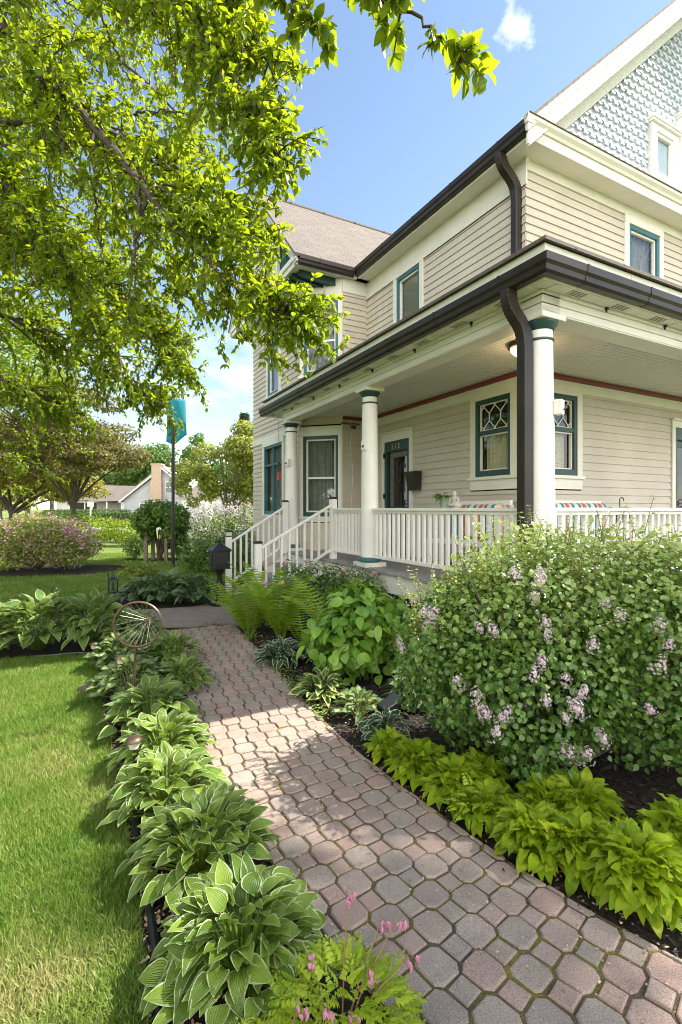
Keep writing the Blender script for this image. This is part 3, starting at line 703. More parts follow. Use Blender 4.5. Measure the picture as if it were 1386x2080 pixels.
# ------------------------------------------------------------------ things on and about the porch
def hbox(name, label, cat, parts, group=None):
    pass
def at_house(x, y, z): return h2w(x, y, z)
def wall_box(x, y, z, rz, label):
    t = empty('speaker_box', h2w(x, y, z), HA + rz); tag(t, label, 'speaker box', 'white boxes strapped to the porch columns')
    m = MB(); m.box(-.04, .04, -.035, .035, -.065, .065); m.build('case', M['white'], t, bevel=.006)
    n = MB(); n.tube([(0, -.035, -.02), (.0, -.055, -.02), (.01, -.075, -.005)], .007, 6); n.tube([(-.02, -.04, -.03), (.02, -.05, .0)], .005, 6); n.build('bracket', M['black'], t)
wall_box(.075, -.135, 2.44, .35, 'white box with a black bracket on the corner column beside the downspout')
wall_box(-.10, 2.90, 2.44, -1.2, 'white box on the middle porch column near the door')
wall_box(-.11, 5.78, 2.44, -1.2, 'white box high on the porch column by the steps')
t = empty('light_string', h2w(1.34, 0, 0), HA); tag(t, 'white icicle light string tacked along the porch cornice by the door', 'light string')
m = MB(); bb = MB(); L_ = [(-.0, y, 3.262 - .018 * abs(math.sin(y * 9))) for y in np.linspace(2.2, 5.25, 90)] + [(x, 5.27, 3.262 - .018 * abs(math.sin(x * 9))) for x in np.linspace(-.05, -.42, 14)]
m.tube(L_, .003, 4); m.build('cord', M['white'], t)
for i, p in enumerate(L_[::2]):
    dz = .02 + .05 * ((i * 7) % 4) / 4; bb.tube([(p[0], p[1], p[2]), (p[0], p[1], p[2] - dz)], .0016, 3); bb.tube([(p[0], p[1], p[2] - dz), (p[0], p[1], p[2] - dz - .018)], .0065, 5)
bb.build('bulb', M['white'], t)['kind'] = 'stuff'
t = empty('ceiling_lamp', h2w(.60, .75, 3.344)); tag(t, 'round lit lamp with a dark rim on the porch ceiling', 'ceiling lamp')
m = MB(); m.lathe(0, 0, [(.02, -.0), (.135, -.002), (.15, -.02), (.145, -.045), (.12, -.05)], 28); m.build('rim', M['brown'], t, smooth=True)
lm, lt, lb, lo_ = newmat('lit lamp glass'); lb.inputs['Base Color'].default_value = (.8, .65, .4, 1); lb.inputs['Emission Color'].default_value = (1, .62, .22, 1); lb.inputs['Emission Strength'].default_value = 1.0
m = MB(); m.lathe(0, 0, [(.118, -.05)] + [(.118 * math.cos(a), -.05 - .09 * math.sin(a)) for a in np.linspace(.1, 1.5, 8)], 28); m.build('lamp_shade', lm, t, smooth=True)
pl = bpy.data.lights.new('lamp_bulb', 'POINT'); pl.energy = 1.3; pl.color = (1, .7, .38); pl.shadow_soft_size = .1
po = bpy.data.objects.new('lamp_bulb', pl); COL.objects.link(po); po.parent = t; po.location = (0, 0, -.19)

t = empty('letter_box', h2w(1.37, 3.68, 1.86), HA); tag(t, 'dark brown wall letter box beside the front door', 'letter box')
m = MB(); m.raw([(-.0, -.13, 0), (-.0, .13, 0), (-.09, .11, 0.0), (-.09, -.11, 0.0), (0, -.15, .30), (0, .15, .30), (-.15, .15, .30), (-.15, -.15, .30)], [(0, 1, 2, 3), (4, 7, 6, 5), (0, 4, 5, 1), (1, 5, 6, 2), (2, 6, 7, 3), (3, 7, 4, 0)])
m.build('case', M['brown'], t, bevel=.006); m = MB(); m.box(-.162, .0, -.16, .16, .301, .315); m.build('lid', M['brown'], t, bevel=.004)
t = empty('security_camera', h2w(1.05, 5.30, 3.14), HA); tag(t, 'small black security camera with white cord on the bay wall', 'camera')
m = MB(); m.tube([(0, 0, 0), (-.01, -.1, -.02)], .035, 10); m.build('camera_body', M['black'], t)
m = MB(); m.box(-.24, .16, -.03, .03, .05, .075); m.build('mount', M['red'], t)
m = MB(); m.tube([(.0, .0, 0), (-.04, .02, -.3), (.02, .025, -.9), (-.02, .02, -1.5), (0, .0, -2.3)], .006, 6); m.build('cord', M['white'], t)
t = empty('post_light', h2w(-1.27, 5.72, 1.0505), HA); tag(t, 'black solar light capping the white newel post by the mailbox', 'post light')
m = MB(); m.box(-.06, .06, -.06, .06, 0, .02); m.box(-.066, .066, -.066, .066, .085, .105); m.box(-.05, .05, -.05, .05, .1055, .118); m.build('cap', M['black'], t, bevel=.005)
m = MB(); m.box(-.046, .046, -.046, .046, .0205, .0845); m.build('lens', pmat('frosted lens', (.6, .6, .56), .3), t)
t = empty('bird_feeder', h2w(-.2, 6.02, 2.2)); tag(t, 'red hanging hummingbird feeder beside the far porch column', 'bird feeder')
rd = pmat('red glass', (.42, .02, .02), .25); m = MB(); m.lathe(0, 0, [(.02, .06), (.026, .05), (.026, -.05), (.05, -.06), (.055, -.085), (.03, -.1)], 16); m.build('bottle', rd, t, smooth=True)
m = MB(); m.tube([(0, 0, .06), (0, 0, 1.2)], .004, 6); m.lathe(0, 0, [(.045, .2), (.02, .26), (.005, .28)], 14); m.build('hanger', M['black'], t)

def stripe_mat():
    m, t, b, o = newmat('striped cushion cloth')
    tc = t.nodes.new('ShaderNodeTexCoord'); sx = t.nodes.new('ShaderNodeSeparateXYZ'); t.links.new(tc.outputs['Object'], sx.inputs[0])
    fr = MA(t, 'FRACT', MA(t, 'MULTIPLY', sx.outputs[0], 3.1))
    r = t.nodes.new('ShaderNodeValToRGB'); r.color_ramp.interpolation = 'CONSTANT'; e = r.color_ramp.elements
    st = [(0, (.66, .6, .5)), (.14, (.05, .2, .3)), (.30, (.62, .55, .45)), (.38, (.5, .12, .09)), (.58, (.66, .42, .28)), (.68, (.66, .6, .5)), (.74, (.04, .22, .24)), (.9, (.6, .55, .48))]
    while len(e) < len(st): e.new(.5)
    for el, (p, c) in zip(e, st): el.position = p; el.color = (*c, 1)
    t.links.new(fr, r.inputs[0]); t.links.new(r.outputs[0], b.inputs['Base Color']); b.inputs['Roughness'].default_value = .9
    return m
SM = stripe_mat()
def cushion(x, y, z, rz, L, label):
    n = 9; vs = []; D, H = .16, .44
    m = MB(); m.box(-L / 2, L / 2, -D / 2, D / 2, 0, H); o = m.build('cushion', SM, None, bevel=.06, loc=h2w(x, y, z), rz=HA + rz)
    o.modifiers['edge'].segments = 5; o.data.polygons.foreach_set('use_smooth', [True] * len(o.data.polygons)); tag(o, label, 'cushion', 'striped cushions on the porch seat')
cushion(1.10, 1.98, 1.17, math.pi / 2, .9, 'blue and white striped cushion on the porch seat under the window facing the path')
cushion(1.95, 1.16, 1.185, 0, 1.3, 'red blue and cream striped cushion on the seat behind the end railing')
def seat(x, y, rz, L, label):
    t = empty('porch_seat', h2w(x, y, .7405), HA + rz); tag(t, label, 'seat', 'white porch seats')
    m = MB(); m.box(-L / 2, L / 2, -.28, .26, .34, .39); m.build('seat', M['white'], t, bevel=.006)
    m = MB(); m.box(-L / 2, L / 2, .20, .24, .86, .92)
    k = -L / 2
    while k < L / 2: m.extrude([(-.02, .205, 0), (.02, .205, 0), (.02, .235, 0), (-.02, .235, 0)], (k, 0, .39), (k + .0, 0, .86)); k += .1
    m.build('backrest', M['white'], t)
    for a in (-L / 2 + .03, L / 2 - .03):
        for b in (-.25, .22): m = MB(); m.box(a - .025, a + .025, b - .025, b + .025, 0, .339); m.build('leg', M['white'], t)
seat(.98, 2.0, -math.pi / 2, 1.1, 'white slatted porch seat under the window facing the path')
seat(1.95, 1.05, 0, 1.5, 'white slatted porch seat behind the end railing')
# ------------------------------------------------------------------ ground: lawn, beds, paver path, walk, street
def poly_sheet(name, pts, z, mat, kind='structure', sub=0):
    me = bpy.data.meshes.new(name); me.from_pydata([(x, y, z) for x, y in pts], [], [tuple(range(len(pts)))]); me.materials.append(mat)
    o = link(name, me); o['kind'] = kind; return o
def ground_mat():
    m, t, b, o = newmat('lawn turf')
    tc = t.nodes.new('ShaderNodeTexCoord'); v = tc.outputs['Object']
    n1 = N(t, 'ShaderNodeTexNoise', Scale=.5, Detail=5.0); n2 = N(t, 'ShaderNodeTexNoise', Scale=42.0, Detail=6.0, Roughness=.75)
    t.links.new(v, n1.inputs['Vector']); t.links.new(v, n2.inputs['Vector'])
    c = RAMP(t, n2.outputs[0], [(.3, (.06, .09, .018)), (.5, (.13, .19, .04)), (.72, (.21, .27, .06))])
    c = MIXC(t, RAMP(t, n1.outputs[0], [(.45, (0, 0, 0)), (.75, (.6, .6, .6))]), c, (.26, .26, .065))
    t.links.new(c, b.inputs['Base Color']); b.inputs['Roughness'].default_value = .85; b.inputs['Specular IOR Level'].default_value = .2
    bp = N(t, 'ShaderNodeBump', Strength=.9, Distance=.04); t.links.new(n2.outputs[0], bp.inputs['Height']); t.links.new(bp.outputs[0], b.inputs['Normal'])
    return m
GM = ground_mat()
poly_sheet('lawn', [(-600, -300), (600, -300), (600, 900), (-600, 900)], 0.0, GM)
MULCH = pmat('dark bark mulch', (.030, .023, .018), .95, .6, 24, 1.0, 70, spec=.15)
bed_l = [(-.1, .7), (-.45, 1.2), (-.66, 1.67), (-.83, 2.0), (-1.02, 2.36), (-1.3, 2.85), (-1.57, 3.35), (-1.87, 3.85), (-2.12, 4.3), (-2.35, 4.75), (-2.62, 5.2), (-3.2, 5.1), (-4.2, 4.85), (-6.5, 4.3), (-7, 4.9), (-5.2, 5.55), (-3.6, 6.1), (-2.5, 6.4), (-1.9, 6.4), (-1.2, 5.0), (-.6, 3.5), (.2, 2.2), (1.0, 1.1), (1.2, .5)]
poly_sheet('mulch_bed', bed_l, .004, MULCH)
bed_r = [(-1.9, 6.6), (-1.2, 4.6), (-.4, 3.3), (.3, 2.1), (1.0, 1.3), (2.2, .6), (6, .9), (9, 2), (9, 7), (2.2, 5), (-1.0, 9.0), (-1.6, 7.8)]
poly_sheet('mulch_bed', bed_r, .0045, MULCH)
poly_sheet('mulch_bed', [(-2.2, 7.55), (-3.4, 7.5), (-3.9, 7.35), (-4.1, 8.2), (-4.2, 9.4), (-3.6, 10.2), (-2.2, 10.6), (-1.0, 10.2), (-1.6, 9.2)], .0042, MULCH)
def ellipse_pts(cx, cy, rx, ry, n=26, wob=.08):
    return [(cx + rx * math.cos(a) * (1 + wob * math.sin(3 * a + cx)), cy + ry * math.sin(a) * (1 + wob * math.sin(2 * a + cy))) for a in np.linspace(0, 2 * math.pi, n, endpoint=False)]
poly_sheet('mulch_bed', ellipse_pts(-7.3, 12.4, 2.0, 1.25), .005, MULCH)
poly_sheet('mulch_bed', ellipse_pts(-5.4, 15.0, 1.4, .7), .005, MULCH)

conc = pmat('aged concrete', (.225, .175, .145), .85, .2, 5, .5, 120, stain=(.14, .12, .10))
wk = MB(); wk.prism([(0, 0)], 0, 0) if False else None
def slab(name, pts, z0, z1, mat):
    n = len(pts); v = [(x, y, z0) for x, y in pts] + [(x, y, z1) for x, y in pts]
    me = bpy.data.meshes.new(name); me.from_pydata(v, [], [tuple(range(n, 2 * n))] + [(i, (i + 1) % n, n + (i + 1) % n, n + i) for i in range(n)]); me.materials.append(mat)
    o = link(name, me); o['kind'] = 'structure'; return o
p0 = h2w(-.9, 4.15); p1 = h2w(-.9, 5.65)
slab('concrete_walk', [(p0.x, p0.y), (-1.35, 6.5), (-1.9, 6.47), (-2.35, 6.42), (-3.5, 6.0), (-5.2, 5.4), (-9, 3.9), (-9, 5.2), (-5.2, 6.7), (-3.2, 7.45), (-2.3, 7.75), (p1.x, p1.y)], -.05, .016, conc)

# the paver path
ctr = [Vector(p) for p in ((1.75, .62, 0), (1.12, 1.12, 0), (.52, 1.72, 0), (.09, 2.32, 0), (-.24, 2.85, 0), (-.53, 3.43, 0), (-.93, 4.35, 0), (-1.27, 5.15, 0), (-1.83, 6.40, 0))]
def catmull(P, per=24):
    out = []
    for i in range(len(P) - 1):
        a, b, c, d = P[max(i - 1, 0)], P[i], P[i + 1], P[min(i + 2, len(P) - 1)]
        for k in range(per):
            t = k / per; out.append(.5 * ((2 * b) + (c - a) * t + (2 * a - 5 * b + 4 * c - d) * t * t + (3 * b - a - 3 * c + d) * t ** 3))
    out.append(P[-1]); return out
CL = catmull(ctr, 30); cum = [0.0]
for a, b in zip(CL, CL[1:]): cum.append(cum[-1] + (b - a).length)
PL = cum[-1]
CLx = np.array([p.x for p in CL]); CLy = np.array([p.y for p in CL]); CUM = np.array(cum)
def path_xy(s, w):
    x, y = np.interp(s, CUM, CLx), np.interp(s, CUM, CLy)
    e = .12; dx = np.interp(min(s + e, PL), CUM, CLx) - np.interp(max(s - e, 0), CUM, CLx); dy = np.interp(min(s + e, PL), CUM, CLy) - np.interp(max(s - e, 0), CUM, CLy)
    l = math.hypot(dx, dy); return x + dy / l * w, y - dx / l * w
HWD = .425
def clip(poly, lim, keep):                    # clip a polygon against w = lim
    out = []
    for (s0, w0), (s1, w1) in zip(poly, poly[1:] + poly[:1]):
        i0 = (w0 <= lim) if keep > 0 else (w0 >= lim); i1 = (w1 <= lim) if keep > 0 else (w1 >= lim)
        if i0: out.append((s0, w0))
        if i0 != i1: t = (lim - w0) / (w1 - w0); out.append((s0 + (s1 - s0) * t, lim))
    return out
pv, pf, pr = [], [], []
LL, SS = .130, .086; PIT_W = (LL + SS) / 2; PER = LL + SS; CH = (LL - SS) / 2; GAP = .0046
for ci in range(-5, 6):
    k = 0
    while k * PER < PL - .1:
        for big in (1, 0):
            s0 = k * PER + (0 if big else PER / 2) + (PER / 2 if ci % 2 else 0); w0 = ci * PIT_W + .02
            h = (LL if big else SS) / 2 - GAP; c = CH * (1.0 if big else .12)
            po = [(-h + c, -h), (h - c, -h), (h, -h + c), (h, h - c), (h - c, h), (-h + c, h), (-h, h - c), (-h, -h + c)]
            po = [(s0 + a + RN.gauss(0, .0019), w0 + b + RN.gauss(0, .0019)) for a, b in po]
            po = clip(clip(po, HWD, 1), -HWD, -1)
            if s0 > PL - .03 or len(po) < 3: continue
            ss = [p[0] for p in po]; ws = [p[1] for p in po]; ar = .5 * abs(sum(po[i][0] * po[i - 1][1] - po[i - 1][0] * po[i][1] for i in range(len(po))))
            if ar < .0009: continue
            cs, cw = sum(ss) / len(ss), sum(ws) / len(ws); zt = .0235 + max(-.003, RN.gauss(0, .0022)); tx, ty = RN.gauss(0, .012), RN.gauss(0, .012)
            b = len(pv); n = len(po); rv = RN.random()
            for lev, (ins, dz) in enumerate(((0, -.03), (0, -.0065), (.0035, -.0018), (.008, 0))):
                for a, d in po:
                    L_ = math.hypot(a - cs, d - cw) + 1e-6; f = 1 - ins / L_
                    A, D = cs + (a - cs) * f, cw + (d - cw) * f
                    x, y = path_xy(min(max(A, 0), PL), D); pv.append((x, y, zt + dz + (A - cs) * tx + (D - cw) * ty)); pr.append(rv)
            for lev in range(3):
                for i in range(n): pf.append((b + lev * n + i, b + lev * n + (i + 1) % n, b + (lev + 1) * n + (i + 1) % n, b + (lev + 1) * n + i))
            pf.append(tuple(b + 3 * n + i for i in range(n)))
        k += 1
def paver_mat():
    m, t, b, o = newmat('concrete paver')
    at = N(t, 'ShaderNodeAttribute', attribute_name='rnd'); tc = t.nodes.new('ShaderNodeTexCoord'); v = tc.outputs['Object']
    c = RAMP(t, at.outputs['Fac'], [(0, (.28, .238, .20)), (.3, (.315, .258, .215)), (.6, (.325, .244, .205)), (.85, (.32, .226, .186)), (1, (.265, .228, .198))])
    n1 = N(t, 'ShaderNodeTexNoise', Scale=230.0, Detail=3.0, Roughness=.7); n2 = N(t, 'ShaderNodeTexNoise', Scale=7.0, Detail=5.0)
    t.links.new(v, n1.inputs['Vector']); t.links.new(v, n2.inputs['Vector'])
    c = MIXC(t, .85, c, RAMP(t, n1.outputs[0], [(.28, (.42, .40, .39)), (.5, (1, 1, 1)), (.70, (1.55, 1.5, 1.48))]), 'MULTIPLY')
    c = MIXC(t, .6, c, RAMP(t, n2.outputs[0], [(.3, (.72, .70, .68)), (.7, (1.12, 1.1, 1.08))]), 'MULTIPLY')
    vo = N(t, 'ShaderNodeTexVoronoi', Scale=120.0); t.links.new(v, vo.inputs['Vector'])
    c = MIXC(t, RAMP(t, vo.outputs['Distance'], [(.10, (.5, .5, .5)), (.2, (0, 0, 0))]), c, (.52, .47, .42))
    t.links.new(c, b.inputs['Base Color']); b.inputs['Roughness'].default_value = .85; b.inputs['Specular IOR Level'].default_value = .3
    bp = N(t, 'ShaderNodeBump', Strength=.55, Distance=.004); t.links.new(n1.outputs[0], bp.inputs['Height']); t.links.new(bp.outputs[0], b.inputs['Normal'])
    return m
me = bpy.data.meshes.new('paver_path'); me.from_pydata(pv, [], pf); a = me.attributes.new('rnd', 'FLOAT', 'POINT'); a.data.foreach_set('value', np.array(pr, np.float32)); me.materials.append(paver_mat())
o = link('paver_path', me); o['kind'] = 'structure'
def joint_mat():
    m, t, b, o = newmat('mossy joint')
    tc = t.nodes.new('ShaderNodeTexCoord'); n = N(t, 'ShaderNodeTexNoise', Scale=4.5, Detail=6.0, Roughness=.65); t.links.new(tc.outputs['Object'], n.inputs['Vector'])
    n2 = N(t, 'ShaderNodeTexNoise', Scale=160.0, Detail=3.0); t.links.new(tc.outputs['Object'], n2.inputs['Vector'])
    c = RAMP(t, n.outputs[0], [(.36, (.085, .062, .042)), (.48, (.12, .088, .045)), (.55, (.13, .112, .022)), (.68, (.24, .18, .03))])
    c = MIXC(t, .6, c, RAMP(t, n2.outputs[0], [(.3, (.4, .4, .4)), (.7, (1.4, 1.4, 1.4))]), 'MULTIPLY')
    t.links.new(c, b.inputs['Base Color']); b.inputs['Roughness'].default_value = 1.0
    bp = N(t, 'ShaderNodeBump', Strength=1.0, Distance=.01); t.links.new(n2.outputs[0], bp.inputs['Height']); t.links.new(bp.outputs[0], b.inputs['Normal'])
    return m
ed = [path_xy(s, HWD + .004) for s in np.linspace(0, PL, 60)] + [path_xy(s, -HWD - .004) for s in np.linspace(PL, 0, 60)]
poly_sheet('path_joints', ed, .0165, joint_mat())

# ------------------------------------------------------------------ leaf tools (numpy)
def unit(a): return a / (np.linalg.norm(a, axis=-1, keepdims=True) + 1e-9)
def leaf_tpl(nu=3, nv=5, prof=None, fold=.25, droop=.5, wave=0.0, cup=0.0):
    if prof is None: prof = lambda t: math.sin(math.pi * min(t, 1) ** .8) ** .85
    ts = np.linspace(0, 1, nv); us = np.linspace(-1, 1, nu); y = z = 0.0; rows = []
    for i, t in enumerate(ts):
        if i:
            dt = ts[i] - ts[i - 1]; an = droop * (ts[i] + ts[i - 1]) / 2 - cup; y += dt * math.cos(an); z -= dt * math.sin(an)
        rows.append((t, y, z))
    V, ZW, UV = [], [], []
    for t, y, z in rows:
        hw = max(prof(t), .015) * .5
        for u in us:
            V.append((u * hw, y, z)); ZW.append(fold * abs(u) * hw + wave * math.sin(t * 17 + (u > 0) * 2) * abs(u) * hw); UV.append(((u + 1) / 2, t))
    F = [(r * nu + k, r * nu + k + 1, (r + 1) * nu + k + 1, (r + 1) * nu + k) for r in range(nv - 1) for k in range(nu - 1)]
    return np.array(V, np.float32), np.array(ZW, np.float32), np.array(F, np.int32), np.array(UV, np.float32)
def leaves(T, pos, d, up, L, W, rnd=None):
    V, ZW, F, UV = T; n = len(pos); m = len(V)
    pos = np.asarray(pos, np.float32); d = unit(np.asarray(d, np.float32)); up = np.asarray(up, np.float32)
    side = unit(np.cross(d, up)); nr = np.cross(side, d); L = np.broadcast_to(np.asarray(L, np.float32), (n,)); W = np.broadcast_to(np.asarray(W, np.float32), (n,))
    P = pos[:, None, :] + side[:, None, :] * (V[None, :, 0, None] * W[:, None, None]) + d[:, None, :] * (V[None, :, 1, None] * L[:, None, None]) \
        + nr[:, None, :] * (V[None, :, 2, None] * L[:, None, None] + ZW[None, :, None] * W[:, None, None])
    Fa = (F[None] + (np.arange(n) * m)[:, None, None]).reshape(-1, F.shape[1])
    r = NR.random(n) if rnd is None else rnd
    return P.reshape(-1, 3), Fa, np.tile(UV, (n, 1)), np.repeat(r, m)
def joinl(parts):
    Vs, Fs, Us, Rs = [], [], [], []; b = 0
    for V, F, U, r in parts:
        Vs.append(V); Fs.append(F + b); Us.append(U); Rs.append(r); b += len(V)
    return np.concatenate(Vs), np.concatenate(Fs), np.concatenate(Us), np.concatenate(Rs)
def leafmesh(name, parts, mat, smooth=True):
    V, F, U, r = joinl(parts); return npmesh(name, V, F, mat, U, r, smooth)
def rdir(n): return unit(NR.normal(size=(n, 3)))
T_SM = leaf_tpl(3, 3, lambda t: [0.1, 1, .05][int(round(t * 2))], .22, .3)
T_MD = leaf_tpl(3, 4, lambda t: (.12, .95, .72, .04)[int(round(t * 3))], .25, .6)
T_RND = leaf_tpl(3, 4, lambda t: (.45, 1.0, .8, .05)[int(round(t * 3))], .18, .5)
T_HV = leaf_tpl(3, 6, None, .22, .7)
T_PET = leaf_tpl(2, 3, lambda t: (.5, .9, .5)[int(round(t * 2))], 0, .3)
T_BLADE = leaf_tpl(2, 4, lambda t: (1, .9, .6, .05)[int(round(t * 3))], 0, .9)

def in_poly(x, y, poly):
    ins = np.zeros(len(x), bool); j = len(poly) - 1
    for i in range(len(poly)):
        xi, yi = poly[i]; xj, yj = poly[j]
        c = ((yi > y) != (yj > y)) & (x < (xj - xi) * (y - yi) / (yj - yi + 1e-12) + xi); ins ^= c; j = i
    return ins
def nz2(x, y, f, s=0.0):                     # cheap smooth noise
    return (np.sin(x * f + 1.3 + s) * np.cos(y * f * 1.17 - .4 + s * 2) + .5 * np.sin(x * f * 2.3 - y * f * 1.9 + s) + .25 * np.sin(x * f * 5.1 + y * f * 4.3 + s * 3)) / 1.75
# grass: blades on the nearer lawn
lawn_edge = bed_l[:13]
lawn_poly = [(-.25, .7)] + lawn_edge[1:] + [(-4.2, 4.83), (-6.5, 4.25), (-6.5, .7)]
def grass_patch(n, box, poly, hmin, hmax, w, excl=()):
    x = NR.uniform(box[0], box[1], n); y = NR.uniform(box[2], box[3], n)
    k = in_poly(x, y, poly) & (np.abs(x) < .78 * y + .15)
    for e in excl: k &= ~in_poly(x, y, e)
    x, y = x[k], y[k]; n = len(x)
    d = NR.normal(size=(n, 3)) * .42; d[:, 2] = 1; lean = nz2(x, y, 9.0); d[:, 0] += lean * .35
    h = NR.uniform(hmin, hmax, n) * (1 + .25 * nz2(x, y, 3.1, 2))
    r = np.clip(.46 + .26 * nz2(x, y, 2.3, 1) + .22 * nz2(x, y, 7.7, 4) + NR.normal(size=n) * .17 + .55 * np.exp(-((x + 1.15) ** 2 + (y - 1.55) ** 2) / .06) + .22 * np.exp(-((x + 1.75) ** 2 + (y - 2.9) ** 2) / .05), 0, 1)
    az = NR.uniform(0, 6.28, n); up = np.stack([np.cos(az), np.sin(az), np.zeros(n)], 1)
    return leaves(T_BLADE, np.stack([x, y, np.zeros(n)], 1), d, up, h, w * NR.uniform(.7, 1.3, n), r)
GRASS = leafmat('grass blade', [(.07, .15, .016), (.115, .21, .022), (.165, .265, .035), (.24, .30, .06), (.40, .36, .15)], (.28, .42, .04), .4, .5)
me = leafmesh('grass', [grass_patch(210000, (-3.2, .0, 1.1, 3.0), lawn_poly, .028, .055, .0034), grass_patch(150000, (-4.6, -.9, 3.0, 5.3), lawn_poly, .03, .055, .0042)], GRASS, False)
o = link('grass', me); o['kind'] = 'stuff'; tag(o, 'short green lawn grass beside the hosta border', 'grass', kind='stuff')
far_poly = [(-9, 5.3), (-5.2, 6.75), (-3.95, 7.25), (-4.15, 8.2), (-4.25, 9.5), (-3.6, 10.3), (-2.2, 10.7), (-1, 30), (-30, 30), (-30, 7)]
me = leafmesh('grass', [grass_patch(190000, (-13, -1.5, 5.2, 17), far_poly, .04, .07, .010, [ellipse_pts(-7.3, 12.4, 1.9, 1.2), ellipse_pts(-5.4, 15.0, 1.3, .6)])], GRASS, False)
o = link('grass', me); tag(o, 'mown lawn grass beyond the concrete walk around the flag pole', 'grass', kind='stuff')

# mulch chips and fallen seeds
def chips(n, poly, box, size, mat, name, label, z=.006, flat=.25, bias=None, squash=.3, onpath=False):
    x = NR.uniform(box[0], box[1], n); y = NR.uniform(box[2], box[3], n); k = in_poly(x, y, poly); 
    if bias is not None: k &= bias(x, y)
    x, y = x[k], y[k]
    if not onpath: k = ~in_poly(x, y, ed); x, y = x[k], y[k]
    n = len(x); L = NR.uniform(size[0], size[1], n); d = NR.normal(size=(n, 3)); d[:, 2] *= flat; up = NR.normal(size=(n, 3)) * .25; up[:, 2] += 1
    return leaves(T_PET, np.stack([x, y, NR.uniform(.001, .02, n) + z], 1), d, up, L, L * NR.uniform(squash * .7, squash * 1.4, n))
def chipmat(name, cols, rough=.9):
    m, t, b, o = newmat(name); at = N(t, 'ShaderNodeAttribute', attribute_name='rnd'); k = len(cols) - 1
    t.links.new(RAMP(t, at.outputs['Fac'], [(i / k, c) for i, c in enumerate(cols)]), b.inputs['Base Color']); b.inputs['Roughness'].default_value = rough; return m
pe_c = [path_xy(s, HWD - .11) for s in np.linspace(.2, PL, 40)] + [path_xy(s, HWD + .05) for s in np.linspace(PL, .2, 40)]
CH1 = chipmat('mulch chip', [(.012, .010, .009), (.022, .018, .015), (.045, .03, .02), (.018, .015, .013), (.10, .065, .04)], .8)
CH2 = chipmat('pale seed', [(.22, .13, .07), (.34, .22, .13), (.46, .33, .21), (.56, .43, .30), (.28, .17, .10)], .8)
lp = bed_l; rp = bed_r
me = leafmesh('mulch_chips', [chips(34000, rp, (-1.9, 2.2, 1.0, 6.6), (.012, .045), CH1, '', ''), chips(14000, lp, (-3.0, .2, .9, 5.6), (.012, .04), CH1, '', ''), chips(5200, pe_c, (-2, 2.3, 1, 6.5), (.012, .04), CH1, '', '', .02, .25, lambda x, y: nz2(x, y, 3.0, 9) > NR.random(len(x)) * .5, .3, True)], CH1, False)
o = link('mulch_chips', me); tag(o, 'black and brown bark chips on the beds along the paver path', 'mulch', kind='stuff')
def near_edge(x, y): return NR.random(len(x)) < np.clip(1.15 - 1.5 * np.abs(nz2(x, y, 2.2, 5)) , .1, 1)
strip_l = [(-.45, 1.2), (-.66, 1.67), (-.83, 2.0), (-1.02, 2.36), (-1.3, 2.85), (-1.57, 3.35), (-1.87, 3.85), (-2.12, 4.3), (-1.9, 4.35), (-1.3, 3.3), (-.8, 2.4), (-.42, 1.65), (-.2, 1.2)]
pe_r = [path_xy(s, HWD - .03) for s in np.linspace(.2, PL, 40)] + [path_xy(s, HWD + .34) for s in np.linspace(PL, .2, 40)]
parts = [chips(15000, strip_l, (-2.2, 0, 1.1, 4.4), (.010, .026), CH2, '', '', .012, .3, near_edge, .6), chips(14000, pe_r, (-2, 2.3, 1, 6.5), (.007, .015), CH2, '', '', .016, .3, near_edge, .7, True)]
n = 1100; s_ = NR.uniform(.1, PL - .1, n); w_ = NR.uniform(-.41, .41, n); xy = np.array([path_xy(a, b) for a, b in zip(s_, w_)])
d = NR.normal(size=(n, 3)); d[:, 2] *= .1; up = NR.normal(size=(n, 3)) * .1; up[:, 2] += 1; L = NR.uniform(.006, .013, n)
parts.append(leaves(T_PET, np.column_stack([xy, np.full(n, .029)]), d, up, L, L * .7))
me = leafmesh('fallen_seeds', parts, CH2, False); o = link('fallen_seeds', me); tag(o, 'pale papery seeds scattered over mulch and pavers', 'seeds', kind='stuff')
# black edging between lawn and bed
m = MB(); pts = catmull([Vector((x, y, .025)) for x, y in lawn_edge[:12]], 8); m.tube([p + Vector((.035, .0, .004 * math.sin(i))) for i, p in enumerate(pts)], .016, 8)
o = m.build('lawn_edging', M['black'], None, smooth=True); tag(o, 'black plastic edging tube between the lawn and the hosta bed', 'edging')
m = MB(); pts = catmull([Vector((1.02, 2.0, .03)), Vector((1.5, 2.1, .05)), Vector((2.1, 2.0, .04)), Vector((3, 2.2, .03))], 8); m.tube(pts, .013, 8)
o = m.build('drip_hose', M['black'], None, smooth=True); tag(o, 'black hose lying behind the chartreuse hostas under the lilac', 'hose')
